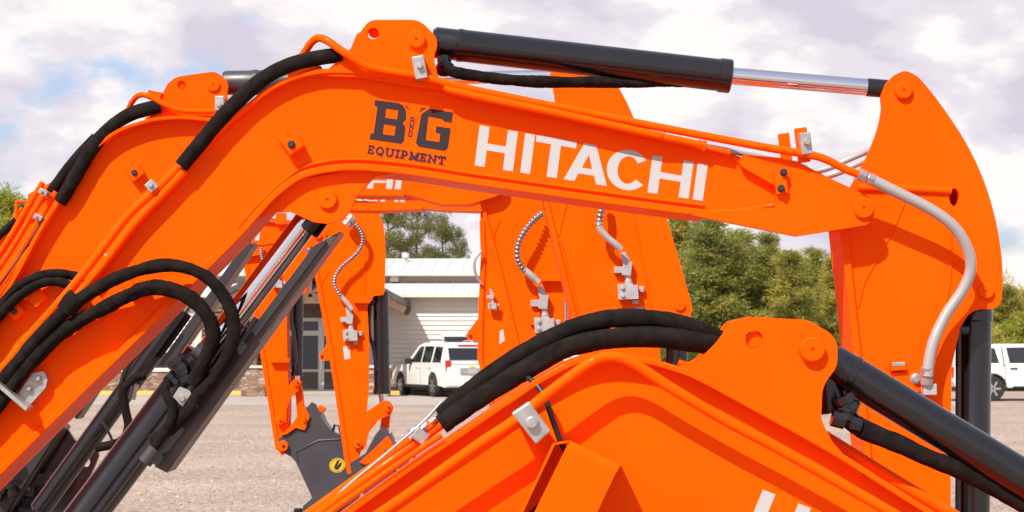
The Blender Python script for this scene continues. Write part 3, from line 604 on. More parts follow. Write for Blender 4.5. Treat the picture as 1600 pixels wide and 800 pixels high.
# ============ third
def third_machine():
    Y = Y_3
    t = thing('excavator', 'orange excavator with a bowed spring guarded hose on its broad arm, mid picture', 'excavator', W(-250, 1000, Y + .1), 'orange excavators parked in a row')
    boom = boom_behind(Y, t, [(-250, 780), (-60, 470), (20, 365), (60, 318), (100, 296), (200, 268), (400, 262), (560, 266), (650, 268)],
        [(-200, 860), (20, 560), (120, 420), (220, 340), (300, 312), (420, 298), (560, 303), (632, 304)],
        [(700, 268), (790, 276, 12), (790, 300, 12), (735, 319), (690, 319), (640, 305)])
    bm = new(); plate(bm, fil([(636, 304), (686, 294), (690, 270), (780, 270, 10), (792, 290, 14), (778, 306, 8), (730, 320), (690, 320)]), Y - .03, .028); obj('tip_fork', bm, ORANGE, boom, bevel=.003)
    bm = new(); br = fil([(36, 352), (44, 303, 4), (80, 284), (105, 300), (60, 340)]); bm.free(); pair('cylinder_bracket', br, Y, -.01, .19, .025, ORANGE, boom)
    q = quad((410, 267), (629, 274), (626, 296), (407, 290)); big_word(q, Y - .0012, boom)
    tube('hydraulic_pipe', [(27, 360, .02), (26, 335, .03), (26, 316, .03), (32, 315, .03), (50, 316, .03)], Y, 2.3, ORANGE, t)
    sleeve('hose_sleeve', [(26, 344, .03), (12, 356, .03), (-6, 372, .03), (-30, 400, .03)], Y, 6, t, 95, .1)
    for d in (0, 8, 15): tube('hydraulic_pipe', [(50 - d, 325, .02), (20 - d, 362, .02), (0 - d, 392, .02), (-60 - d, 480, .02)], Y, 3, ORANGE, t)
    ap = [*filo([(755, 275), (760, 250, 20), (840, 240, 30), (865, 285)]), *spl([(880, 320), (905, 400), (915, 470)], 4), (905, 500), (884, 505), (878, 620), (868, 800), (838, 800), *spl([(806, 540), (780, 430), (750, 318), (752, 285)], 4)]
    bm = new(); plate(bm, ap, Y + .03, .022); plate(bm, ap, Y + .21, .022); plate(bm, [(770, 300), (850, 300), (868, 480), (862, 790), (848, 790), (815, 530)], Y + .0523, .157); arm = obj('arm', bm, ORANGE, t, bevel=.003, smooth=35)
    bm = new(); ribbon(bm, [(757, 285), (753, 318), (783, 430), (809, 540), (844, 798)], Y + .03, -.014, .245, .02); obj('front_flange', bm, ORANGE, arm, bevel=.003, smooth=35)
    for P in (((780, 345), (772, 365), (768, 384)), ((766, 390), (784, 440), (800, 500), (806, 540))):
        bm = new(); sweep(bm, [W(p[0], p[1], Y + .03) for p in P], .006, 8); obj('weld_bead', bm, ORANGE, arm, smooth=60)
    block('hose_lug', 862, 435, 34, 10, 0, Y + .03, .05, 0, ORANGE, arm)
    springhose('spring_hose', [(846, 334, .03), (836, 342, .05), (822, 358, .07), (811, 378, .07), (808, 398, .07), (813, 414, .06), (820, 424, .05)], Y, 5.2, t)
    bm = new(); lathe(bm, W(819, 421, Y - .05), W(840, 440, Y - .05), [(0, mm(5, Y)), (.06, mm(6, Y)), (.07, mm(5, Y)), (.1, mm(5, Y))], 12); obj('hose_fitting', bm, VALVE, t, smooth=40)
    valve(arm, 850, 508, 1.0, Y + .03); block('valve_block', 836, 498, 16, 20, 0, Y + .03, .02, 0, ORANGE, arm)
    springhose('spring_hose', [(884, 470, .02), (884, 490, .02), (886, 520, .02)], Y, 3, t)
    # boom cylinder end and black swing post, lower left
    s = hyd('boom_cylinder', (150, 570), (-60, 854), Y + .02, 14, .30, t, 8, collar=False)
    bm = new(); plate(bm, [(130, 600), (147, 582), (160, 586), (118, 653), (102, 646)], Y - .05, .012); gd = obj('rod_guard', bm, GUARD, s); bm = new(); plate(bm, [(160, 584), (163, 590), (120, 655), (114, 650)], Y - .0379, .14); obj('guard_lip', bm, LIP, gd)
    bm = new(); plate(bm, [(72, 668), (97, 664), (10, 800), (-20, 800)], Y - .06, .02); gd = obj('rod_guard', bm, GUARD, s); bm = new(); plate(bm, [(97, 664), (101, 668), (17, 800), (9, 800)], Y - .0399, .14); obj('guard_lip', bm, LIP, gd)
    for (x, y, x2, y2, r) in ((26, 716, 14, 734, 9), (14, 752, 20, 775, 8), (6, 760, -4, 780, 8)):
        bm = new(); hexfit(bm, W(x, y, Y - .1), W(x2, y2, Y - .1), mm(r, Y)); obj('pipe_fitting', bm, BLACK, s, smooth=35)
    bm = new(); sp = fil([(20, 700), (98, 650, 6), (104, 668), (117, 688, 10), (134, 697), (156, 706, 8), (148, 728), (136, 754, 20), (110, 788, 8), (99, 800), (30, 800), (-20, 830), (-120, 830)])
    plate(bm, sp, Y + .06, .03, [circ(135, 722, 8)]); plate(bm, [(p[0] - 2, p[1]) for p in sp], Y + .24, .03, [circ(133, 722, 8)]); post = obj('swing_post', bm, BLACK, t, bevel=.006, smooth=35)
    bm = new(); plate(bm, fil([(25, 792), (32, 778), (90, 775, 6), (106, 790), (104, 800), (20, 800)]), Y + .02, .2); obj('post_base', bm, BLACK, post, bevel=.008)
    bm = new(); plate(bm, fil([(40, 742), (88, 738, 10), (106, 722, 8), (104, 735), (96, 752, 14), (45, 760)]), Y + .0, .06); obj('post_rib', bm, BLACK, post, bevel=.01)
    block('bolt_plate', 45, 766, 18, 18, 0, Y + .04, .02, .04, GUNMETAL, post); bolt('bolt', 44, 763, 2.5, Y + .02, 0, ZINC, post)
    bm = new(); abox(bm, *(W(-160, 830, Y).x, W(120, 830, Y).x), Y - .1, Y + .5, .05, W(0, 798, Y).z); obj('post_pedestal', bm, BLACK, t, bevel=.01)
    return t
third_machine()

# ============ fourth: slim arm behind the third
def fourth_machine():
    Y = Y_4
    t = thing('excavator', 'orange excavator mostly hidden, a narrow strip of its arm left of the broad middle arm', 'excavator', W(-150, 900, Y + .1), 'orange excavators parked in a row')
    boom = boom_behind(Y, t, [(60, 420), (180, 330), (300, 296), (420, 290), (560, 303), (650, 306)], [(100, 480), (220, 380), (330, 322), (440, 318), (560, 327), (660, 325)], [(700, 307), (790, 312, 8), (790, 330, 8), (740, 330), (690, 328)])
    q = quad((480, 302), (634, 306), (632, 316), (478, 312)); big_word(q, Y - .0012, boom)
    ap = [(752, 300), (840, 300), (850, 420), (830, 560), (815, 740), (790, 740), *spl([(746, 560), (748, 470), (752, 400), (750, 350)], 4)]
    bm = new(); plate(bm, ap, Y + .03, .22); arm = obj('arm', bm, ORANGE, t, bevel=.003, smooth=35)
    bm = new(); ribbon(bm, [(753, 345), (755, 400), (752, 470), (750, 560), (794, 740)], Y + .03, -.014, .245, .03); obj('front_flange', bm, ORANGE, arm, bevel=.003)
    bm = new(); plate(bm, fil([(752, 490), (736, 512), (727, 524, 5), (732, 532, 4), (752, 533)]), Y + .08, .02); plate(bm, fil([(752, 490), (736, 512), (727, 524, 5), (732, 532, 4), (752, 533)]), Y + .18, .02); obj('link_lug', bm, ORANGE, arm, bevel=.003)
    disc('pin', 735, 525, 2.5, Y + .08, .01, BOLT, arm, False)
    tube('hydraulic_hose', [(752, 392, .02), (744, 402, .03), (741, 415, .03), (744, 430, .02), (752, 444, 0)], Y, 2.4, SILVERHOSE, t)
    valve(arm, 769, 478, .42, Y + .0); bm = new(); plate(bm, [(781, 517), (786, 514), (789, 532), (780, 538)], Y + .0288, 0); obj('white_label', bm, DWHITE, arm)
    bm = new(); lathe(bm, W(826, 400, Y + .12), W(822, 700, Y + .12), [(0, .045), (.05, .045), (1.2, .045)]); obj('bucket_cylinder', bm, BLACK, t, smooth=30)
    return t
fourth_machine()

# ============ bucket linkage shared by the two farther machines
def bucket(t, D, dx, dy, logo=True):
    "bucket hung at the arm end; drawn for the farthest machine, shifted by (dx,dy) and sized for distance D"
    k = Y_6 / D; Y = D; p0 = (442, 697)
    f = lambda p: (p0[0] + dx + (p[0] - p0[0]) * k, p0[1] + dy + (p[1] - p0[1]) * k, *([p[2] * k] if len(p) > 2 else []))
    side = fil([f(p) for p in ((430, 690, 6), (446, 676), (464, 665), (477, 640), (487, 628, 2), (494, 632), (504, 656, 8), (517, 673, 10), (534, 681), (546, 700), (560, 770), (566, 850), (560, 893), (496, 893), (470, 806), (474, 790), (488, 778), (462, 722), (455, 714), (436, 703, 6))])
    bm = new(); plate(bm, side, Y + .02, .02); plate(bm, side, Y + .44, .02); b = obj('bucket', bm, GUNMETAL, t, bevel=.003)
    bm = new(); ribbon(bm, [f(p) for p in ((494, 640), (503, 662), (516, 679), (533, 688), (543, 705), (555, 770), (560, 850), (556, 886), (505, 886))], Y + .04, .0001, .3999, .014); obj('bucket_shell', bm, GUNMETAL, b, smooth=35)
    bm = new(); ribbon(bm, [f(p) for p in ((488, 640), (470, 668), (447, 685))], Y + .04, .06, .34, .014); obj('bucket_ears', bm, GUNMETAL, b)
    bm = new(); sweep(bm, [W(*f(p)[:2], Y + .019) for p in ((466, 722), (462, 706), (498, 688), (532, 686))], .007, 8); obj('weld_bead', bm, GUNMETAL, b, smooth=60)
    for i in range(4):
        bm = new(); q0 = W(*f((468, 800)), Y + .03 + .13 * i); abox(bm, q0.x - .05, q0.x + .02, q0.y, q0.y + .06, q0.z - .09, q0.z + .03); obj('tooth', bm, BLACK, b, bevel=.012)
    bm = new(); sweep(bm, [W(*f(p)[:2], Y + .25) for p in ((520, 674), (523, 664), (530, 666), (533, 680))], .012, 8); obj('lifting_eye', bm, GUNMETAL, b, smooth=60)
    if logo:
        x, y = f((527, 727)); c, s = math.cos(-.25), math.sin(-.25); el = lambda rx, ry: [(x + a * c - e * s, y + a * s + e * c) for a, e in circ(0, 0, rx, 28, ry)]
        bm = new(); plate(bm, el(12.5, 11.2), Y + .0185, 0); e = obj('emblem', bm, DYELLOW, b)
        bm = new(); plate(bm, el(11, 9.8), Y + .0178, 0, [el(10.2, 9)])
        R = lambda a, d: (x + a * c - d * s, y + a * s + d * c)
        plate(bm, [R(-7, 3), (R(1, -7)), R(6, -7), R(-1, 2), R(6, 2), R(5, 4), R(-5, 4)], Y + .0178, 0); plate(bm, [R(-6, 6), R(7, -4.5), R(8, -1), R(0, 7)], Y + .0171, 0)
        obj('emblem_mark', bm, DDARK, e)
    return b

def linkage(t, D, link, bar, block_pts, pins):
    for sd in (.0, .17):
        bm = new(); plate(bm, link, D + .0 + sd, .018); obj('link_arm', bm, ORANGE, t, bevel=.002, smooth=35)
    bm = new(); plate(bm, bar, D + .06, .09); obj('link_bar', bm, ORANGE, t, bevel=.003, smooth=35)
    bm = new(); plate(bm, block_pts, D - .005, .19); obj('bucket_link', bm, ORANGE, t, bevel=.003, smooth=35)
    for (x, y, r) in pins: d = disc('pin', x, y, r, D - .005, .02, ORANGE, t, False); disc('pin_bolt', x + 1, y, r * .32, D - .025, .008, BOLT, d, False, .01)

def fifth_machine():
    Y = Y_5
    t = thing('excavator', 'orange excavator whose complete slim arm with curved silver hose hangs left of the white SUV', 'excavator', W(60, 900, Y + .1), 'orange excavators parked in a row')
    boom = boom_behind(Y, t, [(100, 480), (220, 380), (320, 350), (400, 346), (460, 352)], [(120, 540), (240, 430), (330, 392), (400, 382), (452, 376)], [(490, 352), (512, 362, 10), (508, 382, 10), (470, 386), (450, 378)])
    bm = new(); plate(bm, fil([(440, 377), (462, 368), (464, 354), (498, 354, 8), (513, 368, 12), (500, 384, 8), (470, 388)]), Y - .03, .028); obj('tip_fork', bm, ORANGE, boom, bevel=.003); disc('pin', 497, 368, 6, Y - .03, .02, ORANGE, boom)
    q = quad((247, 354), (407, 356), (405, 376), (245, 374)); big_word(q, Y - .0012, boom)
    tube('hydraulic_pipe', [(330, 344, .03), (400, 341, .03), (450, 346, .03), (480, 350, .03)], Y, 2.6, ORANGE, t); block('hose_lug', 440, 342, 16, 18, 0, Y, .04, 0, ORANGE, boom)
    bm = new(); hexfit(bm, W(552, 338, Y - .05), W(541, 352, Y - .05), .04); obj('hose_fitting', bm, ZINC, t, smooth=35)
    ap = [(490, 330), (560, 316), *spl([(586, 320), (597, 345), (601, 370), (602, 410), (601, 448)], 4), *filo([(601, 453), (599, 461, 5), (585, 462, 4), (577, 470, 6), (574, 482)]), *spl([(577, 540), (575, 620), (566, 690), (556, 742)], 4), (546, 748), *spl([(541, 735), (515, 560), (492, 432), (484, 385), (486, 350)], 4)]
    bm = new(); plate(bm, ap, Y + .03, .02); plate(bm, ap, Y + .20, .02); plate(bm, [(494, 360), (568, 360), (570, 460), (572, 540), (568, 620), (552, 735), (546, 735), (520, 560)], Y + .0502, .1496); arm = obj('arm', bm, ORANGE, t, bevel=.003, smooth=35)
    bm = new(); ribbon(bm, [(488, 385), (496, 432), (519, 560), (546, 740)], Y + .03, -.012, .235, .03); obj('front_flange', bm, ORANGE, arm, bevel=.003)
    bm = new(); plate(bm, fil([(513, 528), (507, 545), (498, 556, 4), (502, 564, 3), (520, 562)]), Y + .08, .02); plate(bm, fil([(513, 528), (507, 545), (498, 556, 4), (502, 564, 3), (520, 562)]), Y + .17, .02); obj('link_lug', bm, ORANGE, arm, bevel=.002); disc('pin', 503, 557, 2.2, Y + .08, .008, BOLT, arm, False)
    for P in (((570, 390), (570, 440), (569, 460)), ((498, 440), (512, 500), (528, 610), (541, 690)), ((512, 426), (505, 438), (500, 450))):
        bm = new(); sweep(bm, [W(p[0], p[1], Y + .03) for p in P], .006, 8); obj('weld_bead', bm, ORANGE, arm, smooth=60)
    block('hose_lug', 566, 470, 26, 8, 0, Y + .03, .05, 0, ORANGE, arm)
    springhose('spring_hose', [(540, 343, .06), (550, 347, .06), (562, 359, .06), (567, 374, .06), (562, 390, .06), (549, 404, .06), (534, 417, .06), (525, 430, .06), (523, 444, .05), (528, 456, .05), (534, 464, .04)], Y, 3.6, t)
    tube('hydraulic_hose', [(532, 461, .04), (540, 471, .04), (546, 478, .04), (550, 484, .04)], Y, 3.6, VALVE, t)
    valve(arm, 548, 524, .72, Y + .03); bm = new(); plate(bm, [(536, 541.5), (546, 540.5), (547.5, 560.5), (538, 561.5)], Y + .0288, 0); obj('white_label', bm, DWHITE, arm)
    bm = new(); R = mm(12.5, Y); lathe(bm, W(595, 456, Y + .12), W(597, 618, Y + .12), [(0, R), (.05, R), (.35, R), (.352, R * 1.06), (.37, R * 1.06), (.372, R), (.70, R), (.702, R * 1.1), (.735, R * 1.1)]); bc = obj('bucket_cylinder', bm, BLACK, t, smooth=30)
    bm = new(); cyl(bm, W(597, 610, Y + .12), W(600, 640, Y + .12), mm(6, Y)); obj('rod', bm, CHROME, bc, smooth=40)
    tube('cylinder_pipe', [(586, 470, .02), (578, 480, .02), (577, 520, .02), (584, 545, .02), (588, 580, .02)], Y + .1, 3, BLACK, bc)
    linkage(t, Y, fil([(548, 692, 10), (552, 672), (566, 648, 16), (592, 630), (606, 624, 9), (616, 636, 9), (610, 648, 8), (592, 656), (576, 676, 14), (571, 700, 8), (560, 708, 10)]),
            fil([(598, 642), (610, 642), (606, 680), (590, 692)]), fil([(562, 722), (586, 700), (606, 680, 3), (617, 700, 2), (602, 712), (570, 726, 4)]), [(607, 637, 6.5), (559, 694, 6.5), (601, 704, 5)])
    bucket(t, Y, 104, 48, logo=False)
    return t
fifth_machine()

def sixth_machine():
    Y = Y_6
    t = thing('excavator', 'farthest orange excavator, slim arm ending in a dark grey bucket with yellow emblem', 'excavator', W(80, 880, Y + .1), 'orange excavators parked in a row')
    boom = boom_behind(Y, t, [(120, 470), (200, 400), (290, 372), (370, 370), (400, 374)], [(130, 520), (210, 440), (300, 405), (380, 400), (410, 396)], [(430, 378, 8), (430, 396, 8)])
    ap = [(380, 380), (470, 372), *spl([(480, 400), (480, 440), (478, 458)], 4), (466, 462), (448, 470), *spl([(449, 560), (451, 620), (450, 668), (452, 704)], 4), (440, 712), *spl([(431, 700), (402, 520), (377, 395)], 4)]
    bm = new(); plate(bm, ap, Y + .03, .21); arm = obj('arm', bm, ORANGE, t, bevel=.003, smooth=35)
    bm = new(); ribbon(bm, [(380, 395), (405, 520), (434, 702)], Y + .03, -.012, .23, .035); obj('front_flange', bm, ORANGE, arm, bevel=.003)
    springhose('spring_hose', [(409, 384, .04), (408, 396, .04), (411, 408, .04), (418, 418, .04), (426, 430, .03)], Y, 2.8, t)
    valve(arm, 434, 444, .5, Y + .03); block('hose_lug', 438, 563, 30, 7, 0, Y + .03, .06, 0, ORANGE, arm)
    bm = new(); R = mm(8.5, Y); lathe(bm, W(466, 440, Y + .12), W(464, 588, Y + .12), [(0, R), (.4, R), (.402, R * 1.1), (.42, R * 1.1), (.422, R), (.74, R), (.742, R * 1.12), (.775, R * 1.12)]); bc = obj('bucket_cylinder', bm, BLACK, t, smooth=30)
    tube('cylinder_pipe', [(456, 470, .04), (455, 500, .05), (460, 530, .05), (463, 568, .05)], Y + .08, 3, BLACK, bc)
    bm = new(); cyl(bm, W(464, 582, Y + .12), W(463, 600, Y + .12), mm(5, Y)); obj('rod', bm, CHROME, bc, smooth=40)
    linkage(t, Y, fil([(428, 656, 8), (432, 638), (440, 614, 12), (455, 598), (464, 589, 8), (474, 600, 8), (466, 610), (454, 622), (448, 640, 10), (447, 660, 8), (438, 668, 8)]),
            fil([(461, 606), (471, 604), (476, 650), (464, 652)]), fil([(440, 680), (458, 660), (474, 634, 2), (484, 650, 2), (476, 672, 2), (462, 668), (448, 678, 3)]), [(464, 598, 6), (437, 658, 6), (476, 656, 4), (442, 697, 8.5)])
    block('link_stop', 499, 640, 10, 8, 30, Y, -.1, .3, ORANGE, t)
    bucket(t, Y, 0, 0)
    return t
sixth_machine()
# ------------------------------------------------------------------ setting
ORG = Vector((0, 0, 0))
def ground_mat():
    m = mat('gravel', (.25, .19, .155), .95, spec=.15); nt = m.node_tree; b = nt.nodes['Principled BSDF']; N = nt.nodes.new; L = nt.links.new
    tc = N('ShaderNodeTexCoord')
    v = N('ShaderNodeTexVoronoi'); v.inputs['Scale'].default_value = 40; L(tc.outputs['Object'], v.inputs['Vector'])
    big = N('ShaderNodeTexNoise'); big.inputs['Scale'].default_value = .35; big.inputs['Detail'].default_value = 6; L(tc.outputs['Object'], big.inputs['Vector'])
    mid = N('ShaderNodeTexNoise'); mid.inputs['Scale'].default_value = 9; mid.inputs['Detail'].default_value = 8; L(tc.outputs['Object'], mid.inputs['Vector'])
    hsv = N('ShaderNodeSeparateColor'); L(v.outputs['Color'], hsv.inputs['Color'])
    r = N('ShaderNodeValToRGB'); e = r.color_ramp.elements
    e[0].position = 0; e[0].color = (.11, .085, .07, 1); e[1].position = 1; e[1].color = (.47, .39, .335, 1)
    for p, c in ((.2, (.25, .195, .163, 1)), (.7, (.33, .262, .216, 1))): x = e.new(p); x.color = c
    L(hsv.outputs['Red'], r.inputs['Fac'])
    r2 = N('ShaderNodeValToRGB'); r2.color_ramp.elements[0].position = .3; r2.color_ramp.elements[0].color = (.93, .90, .89, 1); r2.color_ramp.elements[1].position = .7; r2.color_ramp.elements[1].color = (1.15, 1.13, 1.1, 1)
    L(big.outputs['Fac'], r2.inputs['Fac'])
    r3 = N('ShaderNodeValToRGB'); r3.color_ramp.elements[0].position = .35; r3.color_ramp.elements[0].color = (.84, .82, .81, 1); r3.color_ramp.elements[1].position = .65; r3.color_ramp.elements[1].color = (1.2, 1.2, 1.2, 1)
    L(mid.outputs['Fac'], r3.inputs['Fac'])
    m1 = N('ShaderNodeMix'); m1.data_type = 'RGBA'; m1.blend_type = 'MULTIPLY'; m1.inputs['Factor'].default_value = 1
    L(r.outputs['Color'], m1.inputs['A']); L(r2.outputs['Color'], m1.inputs['B'])
    m2 = N('ShaderNodeMix'); m2.data_type = 'RGBA'; m2.blend_type = 'MULTIPLY'; m2.inputs['Factor'].default_value = 1
    mp = N('ShaderNodeMapping'); mp.inputs['Scale'].default_value = (.10, .75, 1); mp.inputs['Rotation'].default_value = (0, 0, .12); L(tc.outputs['Object'], mp.inputs['Vector'])
    trk = N('ShaderNodeTexNoise'); trk.inputs['Scale'].default_value = 1; trk.inputs['Detail'].default_value = 5; L(mp.outputs['Vector'], trk.inputs['Vector'])
    r4 = N('ShaderNodeValToRGB'); r4.color_ramp.elements[0].position = .36; r4.color_ramp.elements[0].color = (.93, .92, .915, 1); r4.color_ramp.elements[1].position = .6; r4.color_ramp.elements[1].color = (1.05, 1.05, 1.05, 1); L(trk.outputs['Fac'], r4.inputs['Fac'])
    m4 = N('ShaderNodeMix'); m4.data_type = 'RGBA'; m4.blend_type = 'MULTIPLY'; m4.inputs['Factor'].default_value = 1; L(m1.outputs['Result'], m4.inputs['A']); L(r4.outputs['Color'], m4.inputs['B']); L(m4.outputs['Result'], m2.inputs['A']); L(r3.outputs['Color'], m2.inputs['B']); L(m2.outputs['Result'], b.inputs['Base Color'])
    bp = N('ShaderNodeBump'); bp.inputs['Strength'].default_value = .7; bp.inputs['Distance'].default_value = .025
    L(v.outputs['Distance'], bp.inputs['Height']); L(bp.outputs['Normal'], b.inputs['Normal'])
    return m

GRAVEL = ground_mat()
bm = new(); g = [bm.verts.new(p) for p in ((-900, -60, 0), (900, -60, 0), (900, 1500, 0), (-900, 1500, 0))]; bm.faces.new(g)
o = obj('ground', bm, GRAVEL); o['kind'] = 'structure'
DRIVE = mat('worn_asphalt', (.30, .255, .22), .9, vary=(1.5, .12, 8), bump=(60, .3, .01))
bm = new(); g = [bm.verts.new(p) for p in ((-120, 55.5, .004), (14, 57.5, .004), (14, 69.6, .004), (-120, 69.6, .004))]; bm.faces.new(g)
o = obj('road', bm, DRIVE); o['kind'] = 'structure'
# loose stones scattered near the foot of the picture
random.seed(4); bm = new()
for i in range(2600):
    y = random.uniform(14, 40); x = random.uniform(-.29, .29) * y; s = random.uniform(.008, .022)
    c = Vector((x, y, s * .35)); d = [Vector((random.gauss(0, 1), random.gauss(0, 1), random.gauss(0, .6))).normalized() * s for _ in range(5)]
    vs = [bm.verts.new(c + q) for q in (d[0], d[1], d[2], -d[0] * .8, -d[1] * .9, Vector((0, 0, s * .7)))]
    for f in ((0, 1, 5), (1, 2, 5), (2, 3, 5), (3, 4, 5), (4, 0, 5)): bm.faces.new([vs[k] for k in f])
STONE_P = mat('pebbles', (.40, .32, .26), .9, vary=(3, .5, 4))
o = obj('gravel', bm, STONE_P); o['kind'] = 'stuff'; o['label'] = 'loose pale stones scattered over the gravel yard'

# ---- the building (front wall plane at YB)
YB = 70.5
SIDING = mat('pale_metal_siding', (.60, .54, .47), .55, vary=(.8, .05, 5))
TRIM = mat('cream_trim', (.52, .46, .38), .55)
ROOFW = mat('white_metal_roof', (.47, .455, .45), .5, vary=(.6, .05, 4))
DGLASS = mat('dark_window_glass', (.012, .014, .018), .06, spec=.8)
WFRAME = mat('white_window_frame', (.55, .53, .50), .45)
TIMBER = mat('brown_timber', (.115, .060, .035), .7, vary=(4, .3, 5), bump=(20, .3, .01))
SHINGLE = mat('dark_shingle', (.055, .05, .05), .9, vary=(7, .3, 4))
YELLOW = mat('yellow_kerb_paint', (.62, .36, .07), .7, vary=(3, .15, 5))
KERB = mat('concrete', (.34, .29, .24), .85, vary=(2, .12, 5))

def stone_mat():
    m = mat('ledge_stone', (.3, .2, .15), .9); nt = m.node_tree; b = nt.nodes['Principled BSDF']; N = nt.nodes.new; L = nt.links.new
    tc = N('ShaderNodeTexCoord'); mp = N('ShaderNodeMapping'); mp.inputs['Scale'].default_value = (3.2, 3.2, 9); L(tc.outputs['Object'], mp.inputs['Vector'])
    v = N('ShaderNodeTexVoronoi'); v.inputs['Scale'].default_value = 1; L(mp.outputs['Vector'], v.inputs['Vector'])
    d = N('ShaderNodeTexVoronoi'); d.feature = 'DISTANCE_TO_EDGE'; d.inputs['Scale'].default_value = 1; L(mp.outputs['Vector'], d.inputs['Vector'])
    s = N('ShaderNodeSeparateColor'); L(v.outputs['Color'], s.inputs['Color'])
    r = N('ShaderNodeValToRGB'); e = r.color_ramp.elements; e[0].color = (.13, .075, .05, 1); e[1].color = (.38, .27, .19, 1); x = e.new(.5); x.color = (.25, .15, .10, 1); x = e.new(.75); x.color = (.30, .21, .16, 1)
    L(s.outputs['Red'], r.inputs['Fac'])
    q = N('ShaderNodeMapRange'); q.inputs['From Max'].default_value = .06; L(d.outputs['Distance'], q.inputs['Value'])
    mx = N('ShaderNodeMix'); mx.data_type = 'RGBA'; mx.inputs['A'].default_value = (.22, .17, .13, 1); L(r.outputs['Color'], mx.inputs['B']); L(q.outputs['Result'], mx.inputs['Factor']); L(mx.outputs['Result'], b.inputs['Base Color'])
    bp = N('ShaderNodeBump'); bp.inputs['Distance'].default_value = .03; L(q.outputs['Result'], bp.inputs['Height']); L(bp.outputs['Normal'], b.inputs['Normal'])
    return m
STONE = stone_mat()

X = lambda px, Y=YB: W(px, HY, Y).x
Z = lambda py, Y=YB: W(CX, py, Y).z
def lap(bm, x0, x1, z0, z1, y, step=.165, proud=.06):
    "horizontal lap siding as real stepped boards"
    z = z0; prev = None
    while z < z1 - 1e-6:
        zt = min(z + step, z1)
        a = [bm.verts.new(p) for p in ((x0, y - proud, z), (x1, y - proud, z), (x1, y - .004, zt), (x0, y - .004, zt))]; bm.faces.new(a)
        c = [bm.verts.new(p) for p in ((x0, y, z), (x1, y, z), (x1, y - proud, z), (x0, y - proud, z))]; bm.faces.new(c)
        z = zt

